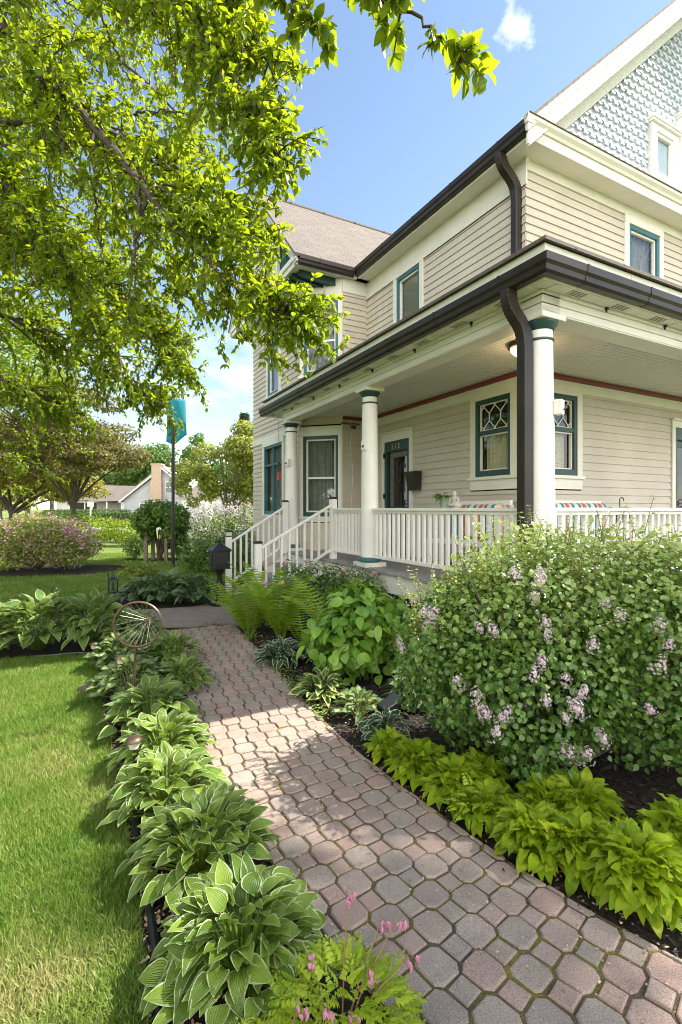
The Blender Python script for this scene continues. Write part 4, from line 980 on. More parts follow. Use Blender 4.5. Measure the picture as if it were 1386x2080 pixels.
# ------------------------------------------------------------------ garden plants
TH = [leaf_tpl(5, 8, lambda t: (math.sin(math.pi * (t ** .72)) ** .8) * (1 - .25 * t), .30, dr, .05, cp) for dr, cp in ((.5, .1), (.9, .15), (1.3, .2))]
TL = [leaf_tpl(5, 8, lambda t: math.sin(math.pi * (t ** .85)) ** .9, .34, dr, .26, cp) for dr, cp in ((.5, .2), (1.0, .3), (1.7, .3), (1.2, .1))]
def hosta_mesh(name, n, r, h, L, W, mat, tpls, inner=70, outer=-5, seed=0):
    g = np.random.default_rng(seed); k = (np.arange(n) + .5) / n; az = np.arange(n) * 2.39996 + g.normal(size=n) * .25
    rho = np.sqrt(k); el = np.radians(inner + (outer - inner) * rho ** 1.2 + g.normal(size=n) * 10)
    pr_ = r * (.10 + .72 * rho) * g.uniform(.85, 1.12, n); pz = h * (.80 - .52 * rho ** 2.2) * g.uniform(.82, 1.1, n)
    pos = np.stack([np.cos(az) * pr_, np.sin(az) * pr_, pz], 1)
    az2 = az + g.normal(size=n) * .35
    d = np.stack([np.cos(az2) * np.cos(el), np.sin(az2) * np.cos(el), np.sin(el)], 1)
    up = np.stack([-np.cos(az2) * np.sin(el), -np.sin(az2) * np.sin(el), np.cos(el)], 1) + g.normal(size=(n, 3)) * .34
    Ls = L * g.uniform(.72, 1.12, n) * (1.05 - .15 * (1 - rho)); Ws = W * g.uniform(.8, 1.15, n)
    rr = np.clip(.45 + g.normal(size=n) * .28, 0, 1)
    pos = pos - d * (Ls * .35)[:, None]; pos[:, 2] = np.maximum(pos[:, 2], .03)
    parts = []; tid = g.integers(0, len(tpls), n)
    for i, T in enumerate(tpls):
        s = tid == i
        if s.any(): parts.append(leaves(T, pos[s], d[s], up[s], Ls[s], Ws[s], rr[s]))
    # leaf stalks
    b = np.stack([pos[:, 0] * .15, pos[:, 1] * .15, np.zeros(n)], 1); v = pos - b; ln = np.linalg.norm(v, axis=1)
    V, F, U, q_ = leaves(leaf_tpl(2, 3, lambda t: 1, 0, .25), b, v, up, ln * 1.02, np.full(n, .008), rr); U = U * 0 + .5
    parts.append((V, F, U, q_))
    return leafmesh(name, parts, mat)
HM = {
    'margin': leafmat('white margined hosta leaf', [(.09, .165, .020), (.15, .245, .030), (.235, .34, .045)], (.42, .54, .05), .28, .34, margin=(.50, .57, .29), mpos=.86, veins=.5, spec=.5),
    'light': leafmat('pale green hosta leaf', [(.085, .17, .030), (.14, .24, .045), (.21, .30, .07)], (.34, .46, .06), .32, .36, margin=(.42, .46, .20), mpos=.82, veins=.5, spec=.5),
    'cream': leafmat('cream centred hosta leaf', [(.16, .24, .06), (.30, .36, .12), (.46, .46, .22)], (.45, .5, .14), .3, .36, margin=(.09, .17, .05), mpos=.62, veins=.4),
    'blue': leafmat('blue green hosta leaf', [(.06, .13, .04), (.09, .175, .055), (.13, .23, .08)], (.22, .34, .07), .25, .42, margin=(.30, .36, .22), mpos=.82, veins=.55, spec=.5),
    'bluew': leafmat('dark hosta leaf with white edge', [(.025, .075, .028), (.04, .10, .04), (.06, .13, .05)], (.10, .2, .05), .25, .4, margin=(.52, .56, .40), mpos=.74, veins=.45),
    'gold': leafmat('chartreuse hosta leaf', [(.20, .33, .010), (.33, .47, .014), (.50, .60, .03)], (.56, .68, .02), .42, .34, veins=.6, spec=.45),
    'goldm': leafmat('yellow edged hosta leaf', [(.04, .11, .03), (.06, .15, .035), (.09, .19, .04)], (.2, .32, .05), .3, .38, margin=(.56, .58, .20), mpos=.62, veins=.4),
}
G_L = 'white edged hostas bordering the path'; G_R = 'hostas in the bed below the porch'; G_G = 'chartreuse hostas along the path'; G_B = 'pale hostas in front of the concrete walk'; G_F = 'blue green hostas at the lamp side of the walk'
HOST = [  # kind, x, y, radius, height, leaf length, width, count, label, group
    ('margin', -.33, 1.64, .32, .32, .108, .072, 230, 'large white edged hosta clump touching the bleeding heart, closest along the path', G_L),
    ('margin', -.59, 2.10, .33, .34, .108, .070, 230, 'white edged hosta clump second up the border from the bleeding heart', G_L),
    ('margin', -.89, 2.52, .31, .32, .108, .068, 210, 'white edged hosta clump third up the border, beside a mushroom path light', G_L),
    ('margin', -1.07, 2.98, .32, .31, .112, .068, 200, 'white edged hosta clump beside the sunlit patch of pavers', G_L),
    ('light', -1.34, 3.46, .34, .36, .14, .085, 140, 'light green hosta at the foot of the wheel stake', G_L),
    ('cream', -1.72, 4.02, .36, .36, .135, .075, 140, 'creamy yellow hosta behind the wheel stake beside the bark edging', G_L),
    ('margin', -1.36, 4.2, .29, .29, .125, .058, 130, 'narrow leaved white edged hosta between the cream hosta and the pavers', G_L),
    ('cream', -2.10, 4.80, .35, .36, .135, .075, 140, 'cream hosta directly under the wheel rim', G_L),
    ('margin', -1.68, 4.9, .31, .35, .13, .058, 130, 'narrow leaved white edged hosta beside the path under the wheel rim', G_L),
    ('light', -2.32, 5.50, .38, .46, .17, .10, 130, 'pale hosta behind the wheel nearest the concrete walk', G_B),
    ('light', -2.80, 5.55, .47, .64, .20, .115, 170, 'tall pale hosta beneath the black hanging lantern', G_B),
    ('light', -3.33, 5.42, .48, .66, .20, .115, 170, 'tall pale hosta beside the small shepherd hook', G_B),
    ('light', -3.88, 5.22, .48, .66, .20, .115, 170, 'tall pale hosta second from the picture edge before the walk', G_B),
    ('light', -4.42, 5.06, .48, .64, .20, .115, 150, 'tall pale hosta at the picture edge before the walk', G_B),
    ('blue', -2.34, 8.02, .44, .52, .19, .14, 120, 'blue green hosta beside the black pedestal mailbox', G_F),
    ('blue', -2.85, 8.10, .48, .56, .20, .145, 130, 'broad blue green hosta in front of the flag pole', G_F),
    ('blue', -3.32, 8.2, .42, .44, .18, .13, 110, 'blue green hosta at the lawn end of the far clump', G_F),
    ('bluew', -.60, 4.90, .27, .27, .135, .062, 90, 'white edged dark hosta under the ferns beside the pavers', G_R),
    ('goldm', -.16, 3.98, .22, .24, .13, .070, 60, 'yellow edged hosta in the mulch below the broad leaved shrub', G_R),
    ('cream', .13, 3.68, .20, .20, .125, .052, 65, 'small variegated narrow hosta beside the yellow edged hosta', G_R),
    ('bluew', .30, 3.33, .19, .18, .12, .060, 50, 'small dark hosta tucked at the lilac edge', G_R),
    ('gold', .72, 2.42, .18, .20, .09, .045, 120, 'chartreuse hosta joining the two halves of the row behind the seedling', G_G),
    ('gold', .30, 3.04, .16, .18, .085, .042, 90, 'smallest chartreuse hosta beside the dark white edged hosta', G_G),
    ('gold', .76, 2.70, .19, .21, .09, .045, 110, 'chartreuse hosta pushed back under the lilac skirt', G_G),
    ('blue', .55, 3.85, .24, .30, .14, .085, 60, 'plain green hosta half hidden between the broad leaved shrub and the lilac', G_R),
    ('bluew', -.28, 5.0, .22, .24, .12, .06, 60, 'white edged dark hosta in the shade below the small fern', G_R),
    ('gold', 0.445, 2.840, .20, .22, .09, .046, 170, 'chartreuse hosta at the far end of the row by the dark hosta', G_G),
    ('gold', 0.615, 2.620, .20, .22, .09, .046, 170, 'chartreuse hosta behind the ferny bleeding heart seedling', G_G),
    ('gold', 0.865, 2.200, .21, .23, .095, .046, 200, 'chartreuse hosta halfway along the row beside bare mulch', G_G),
    ('gold', 1.165, 2.420, .23, .24, .10, .048, 190, 'chartreuse hosta at the back of the row under the lilac', G_G),
    ('gold', 1.175, 1.960, .25, .27, .10, .046, 280, 'big chartreuse hosta spilling towards the pavers at the row end', G_G),
    ('gold', 1.545, 2.180, .22, .25, .10, .048, 150, 'chartreuse hosta half cut off by the picture edge', G_G),
    ('gold', 1.015, 2.100, .19, .23, .095, .046, 150, 'chartreuse hosta squeezed between the two biggest of the row', G_G),
    ('gold', 1.015, 2.400, .19, .23, .095, .046, 140, 'chartreuse hosta at the back beside the dark gap under the lilac', G_G),
    ('margin', .30, 1.17, .16, .20, .15, .07, 34, 'white edged hosta tips poking up at the bottom edge', G_L),
]
for i, (kd, x, y, r, h, L, Wd, n, lab, grp) in enumerate(HOST):
    tp = TL if kd in ('gold', 'cream', 'bluew') else TH
    me = hosta_mesh('hosta', n, r, h, L, Wd, HM[kd], tp, seed=100 + i)
    o = link('hosta', me, None, (x, y, .005), RN.uniform(0, 6)); tag(o, lab, 'hosta', grp)

# ferns
FERN = leafmat('fern frond', [(.12, .22, .016), (.19, .31, .024), (.28, .40, .035)], (.42, .54, .03), .42, .5)
T_PIN = leaf_tpl(2, 9, lambda t: (.75 + .25 * (int(round(t * 8)) % 2)) * (1 - t) ** .55 * (1 if t > .02 else .6), 0, .35)
def fern_mesh(nf, L, seed, spread=1.0, az0=None):
    g = np.random.default_rng(seed); P, D, U, LL_, WW, RR = [], [], [], [], [], []; stalk = []
    for f in range(nf):
        az = f * 2.4 + g.normal() * .3 if az0 is None else az0 + g.normal() * .5
        l = L * g.uniform(.7, 1.08); e0 = math.radians(86 - spread * g.uniform(8, 26)); e1 = math.radians(g.uniform(-5, 38)); m = 21
        p = np.array([math.cos(az) * .05, math.sin(az) * .05, 0.0]); ra = g.random()
        tw = g.normal() * .8
        for k in range(m):
            t = k / m; e = e0 + (e1 - e0) * t ** 1.6
            tan = np.array([math.cos(az) * math.cos(e), math.sin(az) * math.cos(e), math.sin(e)]); side = np.array([-math.sin(az + tw), math.cos(az + tw), 0.0]); nrm = np.cross(side, tan) * -1
            q = p + tan * l / m
            if k % 1 == 0: stalk.append((p.copy(), tan, nrm))
            if t > .10:
                pl = .15 * l / .8 * (max(t - .08, 0) / .92) ** .55 * max(1 - t, 0) ** .62 * 1.9
                for s_ in (-1, 1):
                    P.append(p); D.append(side * s_ * .93 + tan * .36 - nrm * -.02 + np.array([0, 0, -.10])); U.append(nrm + side * s_ * -.3); LL_.append(max(pl * g.uniform(.9, 1.08), .012)); WW.append(l / m * .66 * min(1, .5 + pl * 6)); RR.append(np.clip(ra * .6 + g.random() * .4, 0, 1))
            p = q
    a = leaves(T_PIN, np.array(P), np.array(D), np.array(U), np.array(LL_), np.array(WW), np.array(RR))
    sp = np.array([s[0] for s in stalk]); sd = np.array([s[1] for s in stalk]); su = np.array([s[2] for s in stalk])
    b = leaves(leaf_tpl(2, 2, lambda t: 1, 0, 0), sp, sd, su, np.full(len(sp), L / 19), np.full(len(sp), .007), np.full(len(sp), .9))
    return leafmesh('fern', [a, b], FERN, False)
for i, (x, y, nf, L, sp, lab) in enumerate((
        (-1.12, 6.02, 22, .95, 1.0, 'tall ostrich fern beside the mailbox end of the path'),
        (-.72, 5.92, 22, .96, .9, 'tall ostrich fern in the middle of the fern patch by the steps'),
        (-.95, 6.5, 18, .98, .8, 'tall ostrich fern rising in front of the newel post'),
        (-.40, 5.55, 9, .72, 1.3, 'small fern between the ostrich ferns and the broad leaved shrub'),
        (-.05, 5.60, 11, .88, 1.0, 'single upright fern behind the broad leaved shrub'),
        (.42, 6.2, 12, .8, 1.3, 'dark fern under the porch floor edge'))):
    o = link('fern', fern_mesh(nf, L, 300 + i, sp), None, (x, y, .005), RN.uniform(0, 6)); tag(o, lab, 'fern', 'ferns by the porch steps')

# broad leaved shrub
def ball_leaves(ell, n, T, L, W, seed, shell=.55, upb=.7, flat=.35, droop=.25, rfun=None, rng=None):
    g = np.random.default_rng(seed); P, Nn, Rr = [], [], []
    vol = np.array([e[3] * e[4] * e[5] for e in ell]) ** .67; cnt = (n * vol / vol.sum()).astype(int)
    for e, c in zip(ell, cnt):
        d = unit(g.normal(size=(c, 3))); lump = 1 + .13 * np.sin(d[:, 0] * 5.1 + e[0] * 3) * np.cos(d[:, 2] * 4.3 + e[1]) + .10 * np.sin(d[:, 1] * 9 + d[:, 2] * 7 + e[0]) + .05 * np.sin(d[:, 0] * 19 + d[:, 1] * 17)
        f = (shell + (1 - shell) * g.random(c) ** .55) * lump
        p = d * np.array(e[3:6]) * f[:, None] + np.array(e[:3]); P.append(p); Nn.append(d); Rr.append(f / lump)
    P = np.concatenate(P); Nn = np.concatenate(Nn); Rr = np.concatenate(Rr); k = P[:, 2] > .03; P, Nn, Rr = P[k], Nn[k], Rr[k]; m = len(P)
    up = Nn * (1 - upb) + np.array([0, 0, upb]) + g.normal(size=(m, 3)) * flat
    d = np.cross(up, g.normal(size=(m, 3))); d = unit(d) + Nn * .5; d[:, 2] -= droop
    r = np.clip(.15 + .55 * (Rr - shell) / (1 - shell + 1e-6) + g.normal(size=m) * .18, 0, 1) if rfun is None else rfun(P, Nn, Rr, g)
    return leaves(T, P, d, up, L * g.uniform(.65, 1.2, m), W * g.uniform(.7, 1.15, m), r)
def stems(name, base, targets, r0, mat, parent, curve=.2, n=6, sd=1):
    g = random.Random(sd); m = MB()
    for t in targets:
        b = Vector(base) + Vector((g.uniform(-.06, .06), g.uniform(-.06, .06), 0)); t = Vector(t); mid = b.lerp(t, .5) + Vector((g.uniform(-1, 1), g.uniform(-1, 1), .6)) * curve * (t - b).length * .5
        pts = [b * (1 - u) ** 2 + mid * 2 * u * (1 - u) + t * u * u for u in [i / n for i in range(n + 1)]]
        m.tube(pts, [r0 * (1 - .8 * i / n) for i in range(n + 1)], 6)
    return m.build(name, mat, parent, smooth=True)
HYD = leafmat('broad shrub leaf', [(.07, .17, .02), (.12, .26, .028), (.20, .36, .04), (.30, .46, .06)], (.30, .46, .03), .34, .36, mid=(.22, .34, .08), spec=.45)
sb = empty('leafy_shrub', (.20, 4.50, 0)); tag(sb, 'bright green broad leaved shrub between the ferns and the lilac', 'shrub')
ell = [(0, 0, .48, .42, .38, .36), (-.16, -.05, .35, .34, .34, .3), (.25, .05, .36, .32, .32, .32), (.0, .05, .66, .25, .25, .2)]
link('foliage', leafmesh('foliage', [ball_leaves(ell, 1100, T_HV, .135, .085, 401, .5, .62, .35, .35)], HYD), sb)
stems('stem', (0, 0, 0), [(RN.uniform(-.3, .3), RN.uniform(-.25, .25), RN.uniform(.35, .75)) for _ in range(16)], .009, M['stem'], sb, sd=3)

# little pink flowering shrub before the steps
PINK = leafmat('pink petal', [(.50, .27, .30), (.66, .42, .44), (.74, .56, .55)], (.7, .45, .5), .35, .5)
LIL = leafmat('pale lilac petal', [(.56, .42, .48), (.72, .58, .62), (.80, .71, .72)], (.7, .55, .62), .35, .5)
GREEN1 = leafmat('small shrub leaf', [(.05, .11, .02), (.09, .17, .03), (.15, .24, .05)], (.25, .36, .04), .34, .42)
def florets(n, rx, rz, size, seed):
    g = np.random.default_rng(seed); d = unit(g.normal(size=(n, 3))); p = d * np.array([rx, rx, rz]) * g.uniform(.35, 1.25, n)[:, None]; p[:, :2] *= (1 - .45 * (p[:, 2:3] / rz)); parts = []
    e1 = unit(np.cross(d, g.normal(size=(n, 3)))); e2 = np.cross(d, e1); r = g.random(n)
    for s_ in (e1, -e1, e2, -e2): parts.append(leaves(T_PET, p, s_ + d * .25, d, np.full(n, size), np.full(n, size * .62), r))
    return parts
def cluster_mesh(seed, n=60, rx=.028, rz=.05, size=.008, mat=None): return leafmesh('flower_cluster', florets(n, rx, rz, size, seed), mat or LIL, False)
ps = empty('flowering_shrub', (-.30, 6.55, 0)); tag(ps, 'small shrub with pale pink blooms in front of the stair railing', 'shrub')
ell = [(0, 0, .5, .42, .36, .36), (-.35, .1, .52, .3, .3, .32), (.4, 0, .48, .36, .3, .32), (.75, .0, .45, .3, .3, .3)]
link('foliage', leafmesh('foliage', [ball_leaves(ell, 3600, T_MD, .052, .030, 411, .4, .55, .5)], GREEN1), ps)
stems('stem', (0, 0, 0), [(RN.uniform(-.4, .6), RN.uniform(-.25, .25), RN.uniform(.5, .85)) for _ in range(18)], .008, M['stem'], ps, sd=4)
pk = [cluster_mesh(500 + i, 40, .035, .035, .014, PINK) for i in range(3)]
for i, p in enumerate(((-.62, -.1, .84), (-.42, -.15, .86), (-.15, -.2, .88), (-.45, -.28, .60), (.05, -.25, .80), (.33, -.25, .78), (.72, -.28, .74), (-.7, -.1, .58), (-.05, .2, .98), (.45, -.3, .62))):
    link('flower_cluster', pk[i % 3], ps, p, i, .8 + .1 * (i % 4))

# the big lilac
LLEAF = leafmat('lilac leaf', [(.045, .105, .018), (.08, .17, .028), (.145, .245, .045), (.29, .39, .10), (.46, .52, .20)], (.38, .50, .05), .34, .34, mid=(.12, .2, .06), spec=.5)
lx, ly = 1.38, 3.02
lb = empty('lilac_bush', (lx, ly, 0)); tag(lb, 'large rounded lilac bush with pale flower clusters before the corner column', 'bush')
ell = [(-.22, .02, .76, .70, .56, .66), (.50, -.02, .78, .72, .60, .68), (-.62, .10, .60, .42, .40, .50), (1.05, -.05, .70, .60, .58, .62), (.15, .1, 1.02, .62, .46, .40), (-.30, -.26, .55, .50, .36, .42), (.55, -.36, .55, .55, .34, .42), (-.45, .14, .92, .36, .32, .28), (.9, .1, 1.05, .5, .4, .34)]
def lr(P, Nn, Rr, g):  # light from above put into leaf colour: upper and outer leaves paler
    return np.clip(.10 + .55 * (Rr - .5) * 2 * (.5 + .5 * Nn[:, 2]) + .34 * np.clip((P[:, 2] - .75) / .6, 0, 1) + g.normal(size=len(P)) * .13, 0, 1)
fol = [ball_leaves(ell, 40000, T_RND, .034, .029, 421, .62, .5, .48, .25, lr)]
# leafy shoots standing up out of the top and sides
g = np.random.default_rng(77); SP, SD, SU, SR = [], [], [], []; sm = MB()
for i in range(330):
    e = ell[int(g.choice([0, 1, 2, 3, 4, 7, 8, 4, 8]))]; d = unit(g.normal(size=3)[None])[0]; d[2] = abs(d[2]) * (1.4 if i % 3 else .4) + .15; d = d / np.linalg.norm(d)
    b = np.array(e[:3]) + d * np.array(e[3:6]) * .93; t = unit((d * .5 + np.array([g.normal() * .25, g.normal() * .25, .75]))[None])[0]; ln = g.uniform(.08, .27)
    pts = [b + t * ln * u + np.array([0, 0, -.03 * u * u]) for u in np.linspace(0, 1, 4)]; sm.tube(pts, [.0028, .0024, .0018, .001], 4)
    for k in range(int(ln / .024)):
        u = (k + .5) / (ln / .024); az = k * 1.57 + i
        for s_ in (0, math.pi):
            SP.append(b + t * ln * u); SD.append([math.cos(az + s_), math.sin(az + s_), .45]); SU.append([0, 0, 1]); SR.append(np.clip(.62 + .3 * u + g.normal() * .1, 0, 1))
n = len(SP); fol.append(leaves(T_MD, np.array(SP), np.array(SD), np.array(SU) + g.normal(size=(n, 3)) * .3, g.uniform(.014, .028, n), g.uniform(.010, .018, n), np.array(SR)))
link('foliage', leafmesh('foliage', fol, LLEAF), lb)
sm.build('foliage_stem', M['stemr'], lb)
stems('branch', (0, 0, 0), [(RN.uniform(-.8, 1.4), RN.uniform(-.4, .45), RN.uniform(.6, 1.25)) for _ in range(60)], .012, M['bark2'], lb, curve=.15, sd=5)
cl_ = [cluster_mesh(520 + i, 46 + 12 * i, .032, .050, .0075, LIL) for i in range(5)]
spots = [(842, 1225), (862, 1240), (880, 1250), (975, 1275), (1003, 1280), (1048, 1165), (1085, 1212), (1108, 1265), (1112, 1290), (1100, 1345), (1085, 1370), (1150, 1380), (1205, 1310), (1182, 1408), (1172, 1440), (1112, 1425), (932, 1385), (1030, 1450), (1020, 1460), (985, 1447), (1010, 1488), (1150, 1522), (1190, 1535), (1225, 1500), (1322, 1443), (1340, 1355), (1230, 1225), (1262, 1250), (1095, 1165), (812, 1305), (818, 1320), (1340, 1270), (968, 1415), (1150, 1460), (1098, 1180), (870, 1265), (1360, 1310)]
from mathutils.bvhtree import BVHTree
for i, (px, py) in enumerate(spots):          # blooms sit on the bush's own surface
    ray = (wpt(px, py, 1.0) - Vector((0, 0, HC))); best = None
    for e in ell:
        c = Vector((lx + e[0], ly + e[1], e[2])); o_ = Vector((0, 0, HC)) - c; r_ = Vector(e[3:6]) * 1.02
        A = sum((ray[k] / r_[k]) ** 2 for k in range(3)); B = sum(o_[k] * ray[k] / r_[k] ** 2 for k in range(3)); Cq = sum((o_[k] / r_[k]) ** 2 for k in range(3)) - 1; D = B * B - A * Cq
        if D > 0:
            t = (-B - math.sqrt(D)) / A
            if best is None or t < best: best = t
    if best is None: continue
    p = Vector((0, 0, HC)) + ray * best; o = link('flower_cluster', cl_[i % 5], lb, (p.x - lx, p.y - ly, p.z), 0, RN.uniform(.75, 1.25)); o.rotation_euler = (RN.uniform(-.7, .5), RN.uniform(-.7, .7), RN.uniform(0, 6))

# bleeding hearts: ferny foliage, arching stems, pink hearts
BH = leafmat('bleeding heart leaf', [(.20, .32, .02), (.30, .43, .022), (.42, .52, .035), (.52, .58, .06)], (.56, .64, .04), .4, .45)
BHP = leafmat('bleeding heart flower', [(.52, .14, .25), (.62, .27, .37), (.74, .52, .56)], (.6, .25, .4), .3, .4)
def ferny(n, r, h, L, seed):
    g = np.random.default_rng(seed); P, D, U, LL_, RR = [], [], [], [], []
    for i in range(n):
        az = i * 2.4; rho = math.sqrt((i + .5) / n); p = np.array([math.cos(az) * r * rho, math.sin(az) * r * rho, h * (1 - .45 * rho ** 2) * g.uniform(.75, 1.05)])
        el = math.radians(50 - 55 * rho + g.normal() * 14); t = np.array([math.cos(az + g.normal() * .4) * math.cos(el), math.sin(az) * math.cos(el), math.sin(el)]); t /= np.linalg.norm(t); sd = np.cross(t, [0, 0, 1]); sd /= np.linalg.norm(sd) + 1e-6; nn = np.cross(sd, t); l = L * g.uniform(.7, 1.15); ra = g.random()
        for k in range(5):
            u = .12 + k / 5.0; c = p + t * l * u + nn * (-.25 * l * u * u); sub = l * .52 * (1 - u * .72)
            for s_ in ((-1, 1) if k < 4 else (0,)):
                ax = sd * s_ * .8 + t * .6; ax /= np.linalg.norm(ax)
                for v in (-.55, -.1, .35, .75):                     # deeply cut lobes
                    sx = np.cross(nn, ax); dd = ax * (1 - abs(v) * .3) + sx * v * .75; P.append(c + ax * sub * .22 * (1 + v)); D.append(dd); U.append(nn + g.normal(size=3) * .15); LL_.append(sub * (.80 - .2 * abs(v))); RR.append(np.clip(ra * .6 + g.random() * .4, 0, 1))
    return leaves(T_MD, np.array(P), np.array(D), np.array(U), np.array(LL_), np.array(LL_) * .34, np.array(RR))
def heart_mesh():
    m = MB()
    for s_ in (-1, 1):
        pr_ = [(.001, 0), (.0035, -.003), (.0045, -.008), (.004, -.013), (.002, -.018), (.001, -.021)]
        m.lathe(s_ * .0028, 0, pr_, 8)
    m.lathe(0, 0, [(.0008, -.014), (.002, -.02), (.001, -.025)], 6); return m
hm = heart_mesh(); hme = bpy.data.meshes.new('flower'); hme.from_pydata(hm.v, [], hm.f); hme.materials.append(BHP); a_ = hme.attributes.new('rnd', 'FLOAT', 'POINT'); a_.data.foreach_set('value', np.clip(NR.random(len(hm.v)), 0, 1).astype(np.float32))
hme.uv_layers.new(name='uv'); hme.polygons.foreach_set('use_smooth', [True] * len(hme.polygons))
def bleeding_heart(x, y, n, r, h, L, fl, lab, seed):
    t = empty('bleeding_heart', (x, y, .005)); tag(t, lab, 'flower plant', 'bleeding hearts')
    link('foliage', leafmesh('foliage', [ferny(n, r, h, L, seed)], BH), t)
    if fl:
        s = MB()
        for (dx, dy, dz, k) in fl:
            pts = [Vector((dx * .25 * 0, dy * .0, 0)).lerp(Vector((dx, dy, dz)), u) + Vector((0, 0, .10 * math.sin(math.pi * u))) * (1 - u) for u in np.linspace(0, 1, 9)]
            tip = pts[-1] + Vector((.012, -.008, -.006)); pts.append(tip); s.tube(pts, [.0024] * 7 + [.0018, .0014, .001], 5)
            for j in range(k):
                o = link('flower', hme, t, tip + Vector((RN.uniform(-.014, .014), RN.uniform(-.012, .012), RN.uniform(-.020, .004))), RN.uniform(0, 6), RN.uniform(.85, 1.2)); o.rotation_euler[0] = RN.uniform(-.3, .3)
        s.build('stem', M['stemr'], t, smooth=True)
    return t
bleeding_heart(.0, 1.36, 190, .185, .25, .072, [(.02, .12, .41, 4), (-.10, .02, .31, 4), (.12, .10, .335, 5), (.165, .09, .35, 5), (.075, .0, .28, 4), (-.045, -.10, .28, 4), (.02, -.09, .25, 4), (.19, .02, .30, 3)], 'feathery yellow green bleeding heart with dangling pink flowers beside the path', 601)
bleeding_heart(-.16, 1.22, 60, .14, .20, .07, [(.05, .03, .30, 4)], 'darker feathery bleeding heart leaves at the bottom edge', 602)
bleeding_heart(.66, 2.42, 34, .12, .17, .07, None, 'small feathery seedling among the chartreuse hostas', 603)

# low creeping weeds at the path edge
WEED = leafmat('creeping weed leaf', [(.10, .17, .03), (.16, .25, .04), (.25, .33, .07)], (.35, .45, .06), .35, .5)
pts = []
for i in range(1500):
    s_ = NR.uniform(PL * .50, PL * .97); w_ = HWD + abs(NR.normal()) * .10 - .03; x, y = path_xy(s_, w_)
    if nz2(np.array([x]), np.array([y]), 4.0)[0] > -.25: pts.append((x, y, NR.uniform(.012, .06)))
P = np.array(pts); n = len(P); u = NR.normal(size=(n, 3)) * .5; u[:, 2] += 1; d = NR.normal(size=(n, 3)); d[:, 2] = .2
o = link('ground_cover', leafmesh('ground_cover', [leaves(T_RND, P, d, u, NR.uniform(.012, .03, n), NR.uniform(.01, .02, n))], WEED)); tag(o, 'small creeping weeds along the paver edge by the ferns', 'weeds', kind='stuff')
# ------------------------------------------------------------------ garden ornaments
t = empty('wheel_ornament', (-1.48, 3.475, 0)); tag(t, 'rusty bicycle wheel on a metal stake among the border hostas', 'garden ornament')
m = MB(); m.tube([(0, 0, 0), (.018, .0, .30), (.03, 0, .57)], .008, 8); m.build('stake', M['bronze'], t, smooth=True)
wc = Vector((.045, 0, .735)); rr_ = .158; m = MB(); tilt = .18
def wp(a, r, off=0): return wc + Vector((math.cos(a) * r, math.cos(a) * r * tilt + off, math.sin(a) * r))
m.tube([wp(a, rr_) for a in np.linspace(0, 2 * math.pi, 49)], .0085, 8, cap=False); m.build('rim', M['bronze'], t, smooth=True)
m = MB(); hubc = wc + Vector((.03, .09, .01))
for i in range(26): m.tube([wp(i * 2 * math.pi / 26, rr_ - .004), hubc + Vector((math.cos(i * 2.1) * .012, (i % 2) * .03, math.sin(i * 2.1) * .012))], .0009, 4)
m.build('spoke', pmat('thin bright wire', (.45, .40, .33), .35, .1, metal=.7), t)
m = MB(); m.tube([hubc + Vector((0, -.02, 0)), hubc + Vector((0, .045, 0))], .013, 10); m.build('hub', M['bronze'], t)

mbx = empty('pedestal_mailbox', (-1.94, 7.86, .016), HA); tag(mbx, 'black cast mailbox on an ornate pedestal at the foot of the steps', 'mailbox')
m = MB(); m.lathe(0, 0, [(.15, 0), (.15, .02), (.09, .05), (.06, .09), (.05, .14), (.07, .17), (.05, .20), (.042, .26), (.055, .30), (.042, .34), (.04, .48), (.058, .52), (.10, .575), (.11, .585)], 20)
for k in range(4):
    a = k * math.pi / 2; m.tube([(math.cos(a) * r, math.sin(a) * r, z) for r, z in ((.055, .26), (.10, .2), (.13, .10), (.17, .02))], .014, 6)
m.build('pedestal', M['black'], mbx, smooth=True)
m = MB(); m.box(-.145, .145, -.17, .17, .586, .60); m.box(-.13, .13, -.155, .155, .6005, .86); m.box(-.15, .15, -.175, .175, .8605, .88); m.build('box', M['black'], mbx, bevel=.006)
m = MB(); m.raw([(-.165, -.19, .881), (.165, -.19, .881), (.165, .19, .881), (-.165, .19, .881), (-.09, -.1, .935), (.09, -.1, .935), (.09, .1, .935), (-.09, .1, .935), (-.025, -.025, .985), (.025, -.025, .985), (.025, .025, .985), (-.025, .025, .985)],
      [(0, 3, 2, 1), (8, 9, 10, 11)] + [(l * 4 + i, l * 4 + (i + 1) % 4, l * 4 + 4 + (i + 1) % 4, l * 4 + 4 + i) for l in (0, 1) for i in range(4)])
m.lathe(0, 0, [(.022, .985), (.016, 1.0), (.03, 1.015), (.032, 1.03), (.02, 1.045), (.01, 1.055), (.012, 1.065), (.002, 1.075)], 12); m.build('roof', M['black'], mbx, bevel=.004)
m = MB(); m.box(-.09, .09, -.168, -.156, .63, .83); m.box(-.05, .05, -.174, -.1685, .72, .735); m.box(-.145, -.131, -.1, .1, .64, .82); m.build('door', M['black'], mbx, bevel=.004)

